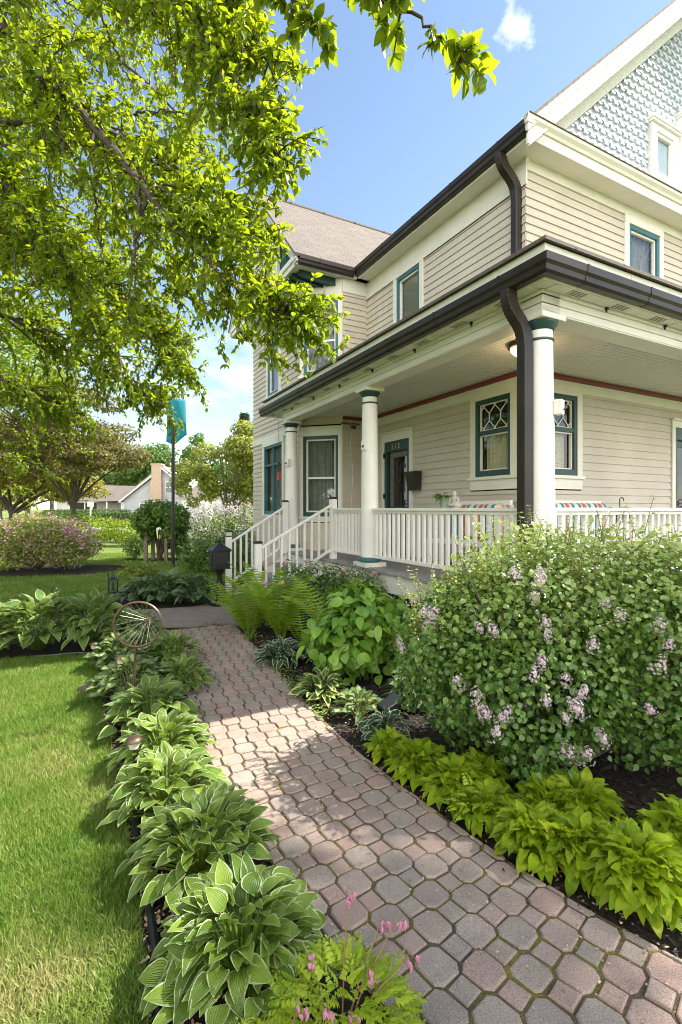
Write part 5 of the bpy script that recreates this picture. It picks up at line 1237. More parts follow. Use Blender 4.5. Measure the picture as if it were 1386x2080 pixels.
def hook(name, x, y, h, lab, lantern=True):
    t = empty(name, (x, y, 0)); tag(t, lab, 'garden hook' if not lantern else 'lantern')
    m = MB(); pts = [Vector((0, 0, 0)), Vector((0, 0, h * .85))] + [Vector((.03 - .03 * math.cos(a), 0, h * .85 + .06 * math.sin(a))) for a in np.linspace(.3, 3.3, 9)]
    m.tube(pts, .006, 6); m.build('hook', M['black'], t, smooth=True)
    if lantern:
        zt = h * .85 - .02; c = MB(); c.lathe(.06, 0, [(.005, zt), (.018, zt - .01), (.022, zt - .03), (.07, zt - .065), (.072, zt - .075)], 16); c.lathe(.06, 0, [(.062, zt - .20), (.066, zt - .21), (.05, zt - .225)], 16)
        for k in range(6): a = k * math.pi / 3; c.tube([(.06 + .055 * math.cos(a), .055 * math.sin(a), zt - .07), (.06 + .058 * math.cos(a), .058 * math.sin(a), zt - .205)], .005, 5)
        c.build('lantern_frame', M['black'], t, smooth=True); g_ = MB(); g_.lathe(.06, 0, [(.04, zt - .08), (.04, zt - .2)], 14); g_.build('lantern_glass', M['glass'], t)
    return t
hook('hanging_lantern', -2.86, 6.05, .90, 'black garden lantern hanging from a hook above the pale hostas')
hook('shepherd_hook', -3.30, 5.62, .70, 'small black shepherd hook standing in the pale hostas', False)
SL = pmat('clear lamp lens', (.55, .52, .42), .25)
for x, y, h, col, lab in ((-2.52, 5.02, .20, 'bronze', 'bronze mushroom path light at the lawn edge below the pale hostas'), (-1.80, 4.02, .36, 'bronze', 'bronze mushroom path light above the cream hosta by the bark edging'), (-1.17, 2.78, .27, 'bronze', 'bronze mushroom path light between two white edged hostas'), (-2.15, 5.55, .34, 'bronze', 'small dark path light behind the wheel near the walk')):
    t = empty('path_light', (x, y, 0)); tag(t, lab, 'path light', 'mushroom path lights along the border')
    m = MB(); m.lathe(0, 0, [(.008, -.02), (.008, h - .07)], 8); m.build('stake', M[col], t)
    m = MB(); m.lathe(0, 0, [(.026, h - .069), (.03, h - .03)], 16); m.build('lens', SL, t, smooth=True)
    m = MB(); m.lathe(0, 0, [(.046, h - .03), (.046, h - .025), (.035, h - .010), (.015, h - .004), (.001, h - .003)], 22); m.build('cap', M[col], t, smooth=True)
tree_rubble = pmat('rough bark chunk', (.10, .075, .055), .95, .4, 20, 1.0, 60)
m = MB(); m.tube([(-2.2, 4.15, .03), (-2.08, 4.12, .05), (-1.95, 4.14, .04)], [.03, .055, .035], 9); o = m.build('bark_log', tree_rubble, None); tag(o, 'short rough piece of bark lying at the lawn edge', 'log')
gr = MB(); gr.box(-.09, .09, -.05, .05, 0, .05); o = gr.build('ground_lamp', M['black'], None, bevel=.01, loc=(.36, 3.62, .10), rz=.6); o.rotation_euler = (.3, -.3, .6); tag(o, 'small black flood lamp tipped beside the lilac stems', 'flood lamp')

# pots and the seated figure on the railing
t = empty('potted_plant', h2w(0, 1.33, 1.5605)); tag(t, 'drooping houseplant in a pale green pot on the porch railing', 'potted plant')
m = MB(); m.lathe(0, 0, [(.032, 0), (.045, .10), (.05, .10), (.05, .115), (.04, .113), (.038, .09)], 18); m.build('pot', pmat('pale green pot', (.22, .30, .24), .5), t, smooth=True)
g = np.random.default_rng(8); n = 46; az = g.uniform(0, 6.28, n); P = np.stack([np.cos(az) * .03, np.sin(az) * .03, np.full(n, .12)], 1) + g.normal(size=(n, 3)) * .012
link('foliage', leafmesh('foliage', [leaves(TL[2], P, np.stack([np.cos(az), np.sin(az), g.uniform(-.1, .8, n)], 1), np.tile([0, 0, 1.], (n, 1)), g.uniform(.07, .13, n), .028)], GREEN1), t)
stone = pmat('pale carved stone', (.46, .43, .37), .8, .2, 16, .4, 70)
t = empty('seated_figurine', h2w(0, 1.14, 1.5605), HA - 1.2); tag(t, 'small pale stone figurine seated cross legged on the porch railing', 'statue')
m = MB(); m.lathe(0, 0, [(.05, 0), (.052, .012), (.046, .018)], 20)
m.tube([(0, 0, .02), (0, 0, .05), (0, .002, .085), (0, 0, .115), (0, -.002, .13)], [.04, .036, .034, .038, .016], 14)
m.tube([(0, 0, .128), (0, -.002, .142), (0, -.003, .16), (0, 0, .178), (0, 0, .186)], [.014, .021, .024, .018, .009], 14)
for s_ in (-1, 1):
    m.tube([(s_ * .03, 0, .118), (s_ * .05, -.005, .085), (s_ * .044, -.03, .055), (s_ * .01, -.04, .045)], [.015, .014, .012, .009], 8)
    m.tube([(s_ * .02, .0, .035), (s_ * .065, -.02, .032), (s_ * .03, -.05, .03), (-s_ * .02, -.05, .03)], [.024, .022, .017, .012], 8)
m.build('body', stone, t, smooth=True)
t = empty('spider_plant', h2w(1.62, .30, 1.40)); tag(t, 'arching spider plant in a hanging pot with a black hook behind the end railing', 'potted plant')
m = MB(); m.lathe(0, 0, [(.08, 0), (.12, .13), (.125, .14), (.11, .14)], 18); m.build('pot', M['black'], t, smooth=True)
m = MB(); m.tube([(0, 0, .14), (.0, 0, .24)] + [(.022 - .022 * math.cos(a), 0, .25 + .025 * math.sin(a)) for a in np.linspace(0, 3.6, 8)], .006, 6); m.build('hook', M['black'], t)
n = 60; az = g.uniform(0, 6.28, n); P = np.stack([np.cos(az) * .04, np.sin(az) * .04, np.full(n, .13)], 1)
link('foliage', leafmesh('foliage', [leaves(leaf_tpl(3, 8, lambda t: (1 - t) ** .6, .3, 2.0), P, np.stack([np.cos(az), np.sin(az), g.uniform(.4, 1.3, n)], 1), np.tile([0, 0, 1.], (n, 1)), g.uniform(.14, .28, n), .016)], HM['light']), t)

# ------------------------------------------------------------------ trees
def smooth_path(P, per=6): return catmull([Vector(p) for p in P], per)
TB = leaf_tpl(3, 5, lambda t: (.10, .85, 1.0, .62, .03)[int(round(t * 4))], .26, .55)
class Grow:
    def __init__(s, seed): s.g = random.Random(seed); s.w = MB(); s.P = []; s.D = []; s.U = []; s.L = []; s.fr = []
    def rv(s): return Vector((s.g.gauss(0, 1), s.g.gauss(0, 1), s.g.gauss(0, 1))).normalized()
    def limb(s, pts, r0, r1, n=8):
        p = smooth_path(pts, 7); m = len(p); p = [q + s.rv() * .012 if 0 < i < m - 1 else q for i, q in enumerate(p)]
        s.w.tube(p, [r0 + (r1 - r0) * (i / (m - 1)) ** .8 for i in range(m)], n); return p
    def leaf(s, p, d, L):
        s.P.append(p); s.D.append(d); s.U.append(Vector((s.g.gauss(0, .42), s.g.gauss(0, .42), 1.1))); s.L.append(L * s.g.uniform(.55, 1.2))
    def spray(s, p, d, ln, r, L, step, depth, droop):
        n = max(3, int(ln / .06)); q = p.copy(); pts = [q.copy()]; d = d.normalized()
        for i in range(n):
            d = (d + s.rv() * .16 + Vector((0, 0, -droop * .10))).normalized(); q = q + d * (ln / n); pts.append(q.copy())
        s.w.tube(pts, [r * (1 - .75 * i / n) for i in range(n + 1)], 4, cap=False)
        k = ln * .12
        while k < ln:
            f = k / ln * n; i = min(int(f), n - 1); c = pts[i].lerp(pts[i + 1], f - i); t = (pts[i + 1] - pts[i]).normalized()
            for _ in range(s.g.choice((1, 2, 2, 3))):
                s.leaf(c, t * .55 + s.rv() * .75 + Vector((0, 0, -.24)), L)
            k += step
        if depth:
            for _ in range(depth):
                i = s.g.randint(1, n - 1); t = (pts[i + 1] - pts[i]).normalized(); s.spray(pts[i], t * .6 + s.rv() * .8, ln * s.g.uniform(.3, .55), r * .6, L, step, 0, droop)
        return pts
    def dress(s, p, n, ln, L, step=.027, t0=.15, droop=1.0, depth=3, r=.006, taper=.45):
        m = len(p)
        for _ in range(n):
            t = t0 + (1 - t0) * s.g.random() ** .85; i = min(int(t * (m - 1)), m - 2); tan = (p[i + 1] - p[i]).normalized()
            s.spray(p[i], tan * .55 + s.rv() * .75 + Vector((0, 0, .28)), ln * s.g.uniform(.5, 1.05) * (1 - taper * t), r, L, step, depth, droop)
        s.spray(p[-1], (p[-1] - p[-2]), ln * .45, r * .7, L, step, 1, droop)
    def foliage(s, mat, T, asp=.55, r=None):
        P = np.array([tuple(v) for v in s.P]); D = np.array([tuple(v) for v in s.D]); U = np.array([tuple(v) for v in s.U]); L = np.array(s.L)
        return leafmesh('crown', [leaves(T, P, D, U, L, L * asp, r)], mat)
CRAB = leafmat('crabapple leaf', [(.06, .12, .008), (.10, .17, .010), (.14, .21, .012), (.20, .25, .014)], (.53, .64, .012), .57, .40, mid=(.16, .22, .04), spec=.35)
CT = Vector((-3.7, 4.3, 0))
ct = empty('crabapple_tree', CT); tag(ct, 'leafy crabapple tree overhanging the lawn with dark drooping branches', 'tree')
G = Grow(21)
top = Vector((-3.6, 4.2, 1.9))
G.w.tube([CT, CT + Vector((.03, 0, .5)), CT + Vector((.0, -.05, 1.2)), top], [.20, .16, .14, .13], 12)
def limb(ctrl, r0, r1, n, ln, L=.047, **k):
    pts = [top] + [wpt(*c) for c in ctrl]; p = G.limb(pts, r0, r1); G.dress(p, n, ln, L, **k)
    if ln > .3:                                  # long thin side boughs
        for _ in range(9):
            i = G.g.randint(int(len(p) * .15), int(len(p) * .6)); d = (p[i + 1] - p[i]).normalized() * .8 + G.rv() * .6; q = p[i].copy(); sub = [q.copy()]
            for s_ in range(5): d = (d.normalized() + G.rv() * .18 + Vector((0, 0, -.10))); q = q + d.normalized() * ln * .27; sub.append(q.copy())
            sp_ = G.limb(sub, .014, .004, 5); G.dress(sp_, 7, ln * .6, L, step=.03, depth=2, r=.004)
    return p
limb([(-250, 300, 4), (-20, 60, 3.5), (165, 225, 3.2), (320, 420, 3.0), (450, 560, 2.8), (540, 620, 2.65), (600, 640, 2.6)], 0.048, .005, 130, .62)
limb([(-250, 100, 4), (40, -80, 3.1), (330, -5, 2.8), (455, 130, 2.6), (530, 240, 2.5), (562, 315, 2.45)], 0.043, .005, 130, .5)
limb([(-250, 250, 4), (0, 250, 3.7), (150, 243, 3.5), (330, 320, 3.4), (440, 430, 3.2), (490, 495, 3.0)], 0.041, .005, 117, .6)
limb([(-250, 500, 4.2), (0, 470, 4.1), (190, 560, 4.1), (310, 680, 4.1), (380, 760, 4.0)], 0.036, .005, 117, .62)
limb([(-250, 600, 4.5), (0, 640, 5), (150, 720, 5.2), (270, 790, 5.3), (340, 825, 5.3)], 0.032, .005, 109, .7)
limb([(-250, 700, 5), (0, 770, 6), (100, 810, 6.3), (180, 850, 6.4)], 0.032, .006, 96, .8)
limb([(-250, 900, 5.2), (0, 925, 5.8), (75, 897, 6.0), (150, 912, 6.2)], 0.036, .008, 16, .5)
limb([(-250, -200, 3.6), (90, -150, 3.1), (370, -110, 2.8), (490, 30, 2.7), (550, 140, 2.6)], 0.041, .005, 109, .5)
limb([(-250, 0, 4.6), (0, 150, 4.6), (200, 300, 4.5), (330, 500, 4.4), (400, 620, 4.2)], 0.041, .005, 121, .75)
limb([(-250, 400, 4.6), (0, 380, 5.2), (150, 500, 5.3), (270, 630, 5.2), (360, 700, 5.0)], 0.036, .005, 121, .75)
limb([(-150, 200, 5.5), (60, 250, 7), (220, 430, 7.2), (310, 600, 7.2), (360, 740, 7)], 0.041, .006, 126, 1.0)
limb([(-250, 200, 5), (0, 60, 6), (200, 100, 6.3), (370, 240, 6.2), (450, 390, 6)], 0.041, .006, 126, .95)
limb([(-250, -100, 5), (0, -150, 5), (220, -30, 5), (390, 120, 4.9), (470, 260, 4.7)], 0.041, .006, 126, .85)
limb([(-250, 450, 4), (-100, 420, 3.4), (60, 500, 3.3), (170, 640, 3.4), (250, 740, 3.4)], 0.032, .005, 84, .5)
limb([(-250, 150, 3.8), (-60, 300, 3.2), (60, 430, 3.0), (150, 560, 3.0)], 0.032, .005, 71, .45)
# high boughs reaching over the path
limb([(-150, -500, 3.4), (250, -420, 2.3), (560, -190, 2.0), (760, -20, 1.85), (880, 60, 1.8), (950, 125, 1.75)], .020, .003, 26, .22, .070, step=.034, depth=2, t0=.50)
limb([(-150, -500, 3.4), (300, -330, 2.3), (520, -120, 2.1), (590, -10, 2.05), (640, 60, 2.0)], .018, .003, 24, .24, .068, step=.034, depth=2, t0=.52)
limb([(-150, -700, 3.6), (500, -500, 2.3), (700, -150, 2.0), (760, -40, 1.95)], .018, .003, 20, .22, .068, step=.034, depth=2, t0=.5)
G.w.v = [tuple(Vector(v) - CT) for v in G.w.v]; G.P = [p - CT for p in G.P]
G.w.build('trunk', M['bark'], ct, smooth=True); link('crown', G.foliage(CRAB, TB, .56), ct)
tw = MB()
for _ in range(170):                            # bare drooping twigs on the shaded underside
    v = G.P[G.g.randrange(len(G.P))] + Vector((0, 0, -.10))
    if (v.x + CT.x) / (v.y + CT.y) > -.36 or v.z < 2.6: continue
    d = Vector((G.g.gauss(.5, .45), G.g.gauss(0, .5), G.g.gauss(-.25, .25))).normalized(); q = v.copy(); pts = [q.copy()]
    for k in range(5): d = (d + G.rv() * .2 + Vector((0, 0, -.06))).normalized(); q = q + d * G.g.uniform(.06, .13); pts.append(q.copy())
    tw.tube(pts, [.0055, .005, .004, .003, .0025, .0015], 5)
tw.build('trunk', M['bark'], ct, smooth=True)['kind'] = 'stuff'
b = MB(); fr_ = 0
for i in range(0, len(G.P), 90):
    p = G.P[i]; e = p + Vector((RN.gauss(0, .01), RN.gauss(0, .01), -.035)); b.tube([p, p.lerp(e, .5) + Vector((.004, 0, 0)), e], .0008, 3); b.lathe(e.x, e.y, [(.001, e.z), (.004, e.z - .003), (.0045, e.z - .006), (.003, e.z - .010), (.001, e.z - .011)], 6)
o = b.build('fruit', M['stemr'], ct, smooth=True); o['kind'] = 'stuff'

def tree(name, x, y, lab, ell, nl, L, mat, h0, r0, seed, group='trees beyond the lawn', T=T_MD, asp=.6, flat=.5, shell=.35, bark='bark2', nst=11, droop=.3):
    t = empty(name, (x, y, 0)); tag(t, lab, 'tree', group); g = random.Random(seed)
    m = MB(); m.tube([(0, 0, -.05), (.02, 0, h0 * .3), (-.02, .03, h0)], [r0 * 1.3, r0, r0 * .85], 10)
    for i in range(nst):
        e = ell[i % len(ell)]; d = Vector((g.gauss(0, 1), g.gauss(0, 1), g.gauss(.3, .8))).normalized(); tip = Vector((e[0] + d.x * e[3] * .8, e[1] + d.y * e[4] * .8, e[2] + d.z * e[5] * .8)); b_ = Vector((0, 0, h0 * g.uniform(.7, 1)))
        mid = b_.lerp(tip, .45) + Vector((0, 0, .15 * (tip - b_).length)); m.tube([b_ * (1 - u) ** 2 + mid * 2 * u * (1 - u) + tip * u * u for u in np.linspace(0, 1, 7)], [r0 * .6 * (1 - .85 * u) for u in np.linspace(0, 1, 7)], 6)
    m.build('trunk', M[bark], t, smooth=True)
    # many small clumps so that gaps show
    gg = np.random.default_rng(seed); sub = []
    for e in ell:
        k = 16
        for _ in range(k):
            d = unit(gg.normal(size=(1, 3)))[0] * gg.uniform(.45, 1.0); s_ = gg.uniform(.24, .42); sub.append((e[0] + d[0] * e[3], e[1] + d[1] * e[4], e[2] + d[2] * e[5], e[3] * s_, e[4] * s_, e[5] * s_ * .8))
    link('crown', leafmesh('crown', [ball_leaves(sub, nl, T, L, L * asp, seed, shell, .5, flat, droop, lambda P, Nn, Rr, g: np.clip(.45 + .3 * (Rr - .6) + g.normal(size=len(P)) * .22, 0, 1))], mat, False), t)
    return t
YEL = leafmat('yellow green tree leaf', [(.13, .18, .025), (.22, .27, .04), (.33, .35, .07), (.46, .42, .18)], (.50, .52, .07), .4, .5)
BRZ = leafmat('bronze green tree leaf', [(.13, .12, .03), (.21, .19, .04), (.30, .27, .06), (.38, .33, .09)], (.50, .46, .07), .4, .5)
PUR = leafmat('dark bronze tree leaf', [(.08, .075, .03), (.125, .115, .035), (.18, .16, .05), (.25, .22, .07)], (.36, .31, .07), .35, .5)
MID = leafmat('mid green tree leaf', [(.05, .11, .02), (.09, .17, .03), (.14, .23, .045)], (.26, .38, .04), .4, .5)
BRT = leafmat('bright spring leaf', [(.12, .20, .015), (.19, .28, .02), (.27, .36, .03)], (.48, .56, .02), .45, .5)
CON = leafmat('conifer needle spray', [(.07, .10, .045), (.10, .135, .06), (.14, .17, .08)], (.15, .2, .06), .2, .6)
tree('dogwood_tree', -5.7, 24.5, 'yellow green dogwood like tree beside the house corner behind the lilac', [(0, 0, 3.6, 2.0, 1.8, 1.5), (1.2, 0, 4.6, 1.6, 1.6, 1.5), (-1.4, 0, 2.9, 1.3, 1.3, 1.1), (1.0, .3, 2.6, 1.4, 1.3, 1.0), (2.4, .3, 3.4, 1.5, 1.5, 1.8)], 17000, .17, YEL, 1.3, .09, 701, flat=.35)
tree('bronze_tree', -16.4, 24.5, 'spreading bronze leaved tree with a forked trunk at the picture edge', [(0, 0, 4.8, 3.2, 2.6, 1.9), (2.8, -.5, 4.0, 2.4, 2.0, 1.6), (-2, 0, 4.2, 2, 2, 1.6), (1.2, -.8, 2.9, 2.4, 1.8, .9), (3.6, -.8, 2.6, 1.8, 1.5, .7)], 27000, .17, BRZ, 1.6, .13, 702, bark='bark')
tree('dark_tree', -11.4, 21, 'dark bronze crab tree crown hanging over the far lawn', [(0, 0, 4.6, 2.2, 1.8, 1.4), (1.6, -.2, 3.9, 1.6, 1.3, 1.0), (-2, 0, 4.4, 2.0, 1.8, 1.3), (-.5, 0, 6.0, 2.4, 1.8, 1.4), (-.4, -.6, 3.3, 1.8, 1.4, .7)], 21000, .15, PUR, 2.0, .10, 703, bark='bark')
tree('maple_tree', -12.5, 15.0, 'tall bright green tree behind the crabapple', [(0, 0, 7.5, 3.4, 2.6, 3.2), (2.2, 0, 8.2, 2.6, 2.2, 2.6), (-2.6, 0, 6, 2.6, 2.2, 2.4), (1.6, .2, 5.8, 2.2, 2.0, 1.2)], 26000, .15, BRT, 3.6, .2, 704)
for i, (x, y, h, w, mt, lab) in enumerate(((-26, 70, 11.5, 4.0, 'MID', 'distant green tree behind the grey house chimney'), (-34, 72, 12, 4.5, 'MID', 'distant green tree over the red roofed house'), (-42, 66, 10, 4.5, 'YEL', 'distant yellowish tree beside the screened porch'), (-19.5, 68, 12, 3.2, 'MID', 'distant tree between the chimney and the flag pole'), (-53, 60, 12, 6, 'BRZ', 'distant bronze tree at the picture edge'), (-13, 66, 10.5, 4.5, 'MID', 'distant tree showing above the dogwood'), (-62, 75, 15, 7, 'MID', 'distant tall tree beyond the bronze tree'), (-47, 80, 14, 6, 'MID', 'distant broad tree beyond the driveway'), (-44, 56, 7, 4.5, 'MID', 'low distant tree standing past the screened cottage end wall'), (-37.5, 54, 6, 3.2, 'YEL', 'low yellowish tree beside the screened cottage wall'), (-52, 70, 9, 5, 'BRZ', 'low distant bronze tree beyond the weigela'))):
    tree('street_tree', x, y, lab, [(0, 0, h * .62, w, w, h * .30), (w * .4, 0, h * .48, w * .7, w * .7, h * .2), (-w * .45, 0, h * .45, w * .7, w * .7, h * .22), (0, 0, h * .8, w * .6, w * .6, h * .18)], 5200, .50, {'MID': MID, 'YEL': YEL, 'BRZ': BRZ}[mt], h * .3, .3, 720 + i, 'distant trees across the street', nst=8)
for i, (x, h, lab) in enumerate(((-10.2, 11.6, 'tall dark spruce top beside the house corner'), (-7.6, 11.3, 'spruce top just touching the house corner'))):
    y = 52; t = empty('spruce_tree', (x, y, 0)); tag(t, lab, 'tree', 'spruces behind the dogwood'); m = MB(); m.tube([(0, 0, 0), (0, 0, h)], [.25, .03], 8); m.build('trunk', M['bark2'], t)
    gg = np.random.default_rng(740 + i); n = 3600; z = 2 + (h - 2) * gg.random(n) ** .8; rad = (h - z) * .22 * (.5 + .5 * np.abs(np.sin(z * 3.1))) * gg.uniform(.3, 1, n) + .05; az = gg.uniform(0, 6.28, n)
    P = np.stack([np.cos(az) * rad, np.sin(az) * rad, z - rad * .3], 1); d = np.stack([np.cos(az), np.sin(az), gg.uniform(-.2, .5, n)], 1)
    link('crown', leafmesh('crown', [leaves(T_MD, P, d, np.tile([0, 0, 1.], (n, 1)) + gg.normal(size=(n, 3)) * .4, .55, .14)], CON, False), t)
for i, (x, y, s_, lab) in enumerate(((-14.5, 10.5, 1.0, 'round garden tree off to the side of the lawn, mirrored in the porch windows'), (-14.5, 4, 1.1, 'garden tree off to the side beyond the crabapple'), (-11, -3.5, 1.2, 'garden tree across the lawn behind the viewer, mirrored in the bay'), (-6, -10, 1.2, 'garden tree behind the viewer mirrored low in the bay'), (6, -13, 1.2, 'garden tree in front of the gable end, mirrored in its upper window'))):
    tree('garden_tree', x, y, lab, [(0, 0, 4.2 * s_, 2.8, 2.8, 2.4), (1.5, 1.5, 2.8 * s_, 2.4, 2.4, 2.2), (-1.5, -1.5, 2.6 * s_, 2.4, 2.4, 2.2)], 9000, .26, MID, 2.0, .15, 770 + i, 'trees around the garden', nst=8)
# a tree standing past the porch end: its shade falls on the near path
tree('shade_tree', 11.6, 3.8, 'tall leafy tree past the porch end whose shade falls on the pavers', [(0, 0, 11.6, 1.9, 1.5, 1.3), (-.4, -1.1, 11.2, 1.6, 1.3, 1.2), (.3, -2.1, 11.8, 1.7, 1.5, 1.3)], 15000, .13, MID, 8.5, .16, 760, None, shell=.2)

# ------------------------------------------------------------------ shrubs, arbor, flag pole
WEI = leafmat('weigela leaf', [(.10, .15, .03), (.17, .23, .035), (.27, .32, .05)], (.38, .44, .05), .4, .5)
WPK = leafmat('weigela blossom', [(.46, .20, .25), (.60, .34, .38), (.72, .52, .53)], (.58, .34, .40), .35, .55)
t = empty('weigela_bush', (-7.65, 12.4, 0)); tag(t, 'wide arching bush covered in dusky pink blossom on the far lawn', 'bush')
ell = [(0, 0, .75, 1.1, .8, .62), (-.9, 0, .65, .9, .8, .6), (.7, -.1, .6, .75, .65, .5), (.1, -.1, 1.05, .8, .6, .42), (1.15, -.1, .62, .5, .4, .28)]
link('foliage', leafmesh('foliage', [ball_leaves(ell, 8500, T_MD, .085, .045, 801, .45, .5, .6)], WEI, False), t)
def arch_pts(n, ell, seed, sh=.86):
    g = np.random.default_rng(seed); P = []
    vol = np.array([e[3] * e[5] for e in ell]); 
    for e, c in zip(ell, (n * vol / vol.sum()).astype(int)):
        d = unit(g.normal(size=(c, 3))); P.append(d * np.array(e[3:6]) * g.uniform(sh, 1.12, c)[:, None] + np.array(e[:3]))
    P = np.concatenate(P); return P[P[:, 2] > .12]
P = arch_pts(3000, ell, 802); g = np.random.default_rng(803)
for k in range(26):                              # long blossom wands arching out
    a = g.uniform(-.5, 3.6); b0 = np.array([.2 + .5 * math.cos(a), -.3 * g.random(), 1.1 * g.uniform(.6, 1.1)]); e = b0 + np.array([math.cos(a) * g.uniform(.6, 1.25), -g.uniform(0, .4), -g.uniform(.05, .6)])
    u = np.linspace(.2, 1, 34)[:, None]; w_ = b0 * (1 - u) + e * u + np.array([0, 0, .35]) * u * (1 - u) * 2 + g.normal(size=(34, 3)) * .035; P = np.concatenate([P, w_])
P = P[P[:, 2] > .08]; n = len(P); link('blossom', leafmesh('blossom', [leaves(T_PET, P, g.normal(size=(n, 3)), g.normal(size=(n, 3)), g.uniform(.03, .06, n), .034)], WPK, False), t)
stems('branch', (0, 0, 0), [(g.uniform(-1.4, 1.5), g.uniform(-.5, .4), g.uniform(.5, 1.25)) for _ in range(36)], .014, M['bark'], t, sd=6)
def simple_shrub(name, x, y, ell, n, L, mat, lab, cat='shrub', group=None, seed=1, blossom=None, bn=0, bs=.05, ns=14):
    t = empty(name, (x, y, 0)); tag(t, lab, cat, group); link('foliage', leafmesh('foliage', [ball_leaves(ell, n, T_MD, L, L * .62, seed, .4, .5, .5)], mat, False), t)
    if blossom is not None:
        P = arch_pts(bn, ell, seed + 1, .9); g = np.random.default_rng(seed + 2); cl = g.normal(size=(len(P), 5, 3)) * bs * .8; cl[:, :, 2] *= 1.6; P = (P[:, None] + cl).reshape(-1, 3); m_ = len(P)
        link('blossom', leafmesh('blossom', [leaves(T_PET, P, g.normal(size=(m_, 3)), g.normal(size=(m_, 3)), g.uniform(.6, 1.1, m_) * bs, bs * .7)], blossom, False), t)
    e = ell[0]; stems('stem', (0, 0, 0), [(RN.uniform(-1, 1) * e[3] * .7, RN.uniform(-1, 1) * e[4] * .7, e[2] + RN.uniform(-.3, .5) * e[5]) for _ in range(ns)], .010, M['bark2'], t, sd=seed); return t
simple_shrub('far_lilac', -4.3, 17.2, [(0, 0, .95, 1.0, .8, .75), (-1.0, 0, .8, .8, .7, .65), (.9, 0, .95, .9, .8, .75), (1.6, .2, .9, .8, .7, .7)], 6500, .075, GREEN1, 'pale lilac bush in full bloom beside the house corner', 'bush', None, 811, LIL, 900, .055)
simple_shrub('green_shrub', -2.9, 11.8, [(0, 0, .5, .6, .5, .5), (-.6, .2, .42, .5, .45, .42), (.4, .5, .55, .5, .5, .5)], 5200, .07, GREEN1, 'leafy green shrub behind the white stair railing', 'shrub', None, 815)
simple_shrub('green_shrub', -6.35, 15.2, [(0, 0, .42, .38, .34, .36)], 900, .07, MID, 'small round shrub beside the vine arbor', 'shrub', None, 818, ns=8)
simple_shrub('spent_shrub', -3.95, 9.6, [(0, 0, .28, .34, .3, .26), (.25, .1, .2, .25, .2, .2)], 1100, .07, WEI, 'brownish low shrub at the foot of the flag pole', 'shrub', None, 821, ns=10)
simple_shrub('yellow_shrub', -10.5, 20.5, [(0, 0, .7, 1.5, .9, .62), (1.7, 0, .6, 1.1, .8, .5), (-1.6, 0, .75, 1.2, .9, .6)], 6000, .11, BRT, 'bright yellow green shrub behind the pink weigela', 'shrub', None, 824)
simple_shrub('yellow_shrub', -7.7, 32, [(0, 0, .6, 1.1, .8, .5)], 1500, .13, BRT, 'yellow shrub between the arbor and the far lilac', 'shrub', None, 827)
simple_shrub('yellow_shrub', -22.3, 47, [(0, 0, .7, 1.1, .8, .6)], 900, .2, BRT, 'orange yellow shrub before the grey house porch', 'shrub', None, 829)
ar = empty('vine_arbor', (-5.35, 14.7, 0)); tag(ar, 'wooden garden arbor smothered in green vine on the lawn', 'arbor')
for x, y in ((-.38, -.25), (.22, -.25), (-.38, .3), (.22, .3)): m = MB(); m.box(x - .045, x + .045, y - .045, y + .045, 0, 1.45); m.build('post', M['wood'], ar)
m = MB(); m.box(-.5, .36, -.3, -.22, 1.38, 1.45); m.box(-.5, .36, .26, .34, 1.38, 1.45); m.build('beam', M['wood'], ar)
VIN = leafmat('vine leaf', [(.045, .10, .015), (.08, .16, .02), (.14, .24, .03)], (.25, .38, .03), .32, .4)
ell = [(-.05, 0, 1.42, .66, .55, .40), (.42, 0, 1.25, .42, .45, .42), (-.45, -.1, 1.15, .32, .4, .36), (-.38, -.1, .85, .18, .2, .3), (.3, -.1, .85, .26, .25, .45), (.5, .1, .6, .22, .25, .45)]
link('foliage', leafmesh('foliage', [ball_leaves(ell, 5600, T_MD, .10, .075, 831, .6, .35, .4, .45)], VIN), ar)
stems('vine_stem', (-.05, .0, 0), [(RN.uniform(-.35, .35), RN.uniform(-.2, .25), RN.uniform(.9, 1.4)) for _ in range(22)], .028, M['bark'], ar, sd=8)
FP = gpt(352, 1153)
fp = empty('flag_pole', FP); tag(fp, 'slim black pole with a lamp base holding the teal banner', 'flag pole')
m = MB(); m.tube([(0, 0, 0), (0, 0, 4.6)], .042, 12); m.lathe(0, 0, [(.07, 0), (.07, .06), (.045, .1)], 14); m.lathe(0, 0, [(.055, 1.05), (.055, 1.35), (.044, 1.36)], 12); m.lathe(0, 0, [(.044, 4.6), (.06, 4.64), (.04, 4.69), (.01, 4.72)], 12); m.build('pole', M['black'], fp, smooth=True)
fm, ft_, fb, fo = newmat('teal banner cloth'); fb.inputs['Base Color'].default_value = (.03, .30, .36, 1); fb.inputs['Roughness'].default_value = .8
tl_ = ft_.nodes.new('ShaderNodeBsdfTranslucent'); tl_.inputs[0].default_value = (.06, .50, .58, 1); mxx = ft_.nodes.new('ShaderNodeMixShader'); mxx.inputs[0].default_value = .45
ft_.links.new(fb.outputs[0], mxx.inputs[1]); ft_.links.new(tl_.outputs[0], mxx.inputs[2]); ft_.links.new(mxx.outputs[0], fo.inputs[0])
vs, fs = [], []; nu_, nv_ = 10, 16
for i in range(nv_):
    v_ = i / (nv_ - 1)
    for j in range(nu_):
        u_ = j / (nu_ - 1); x = -.16 + .56 * u_ * (1 - .12 * v_); z = 3.24 + 1.2 * v_ + .36 * (u_ - .3) * (u_ > .3) * (1 - v_) + .28 * max(.3 - u_, 0) * (1 - v_)
        vs.append((FP.x + x, FP.y - .06 + .07 * math.sin(u_ * 5 + v_ * 2), z))
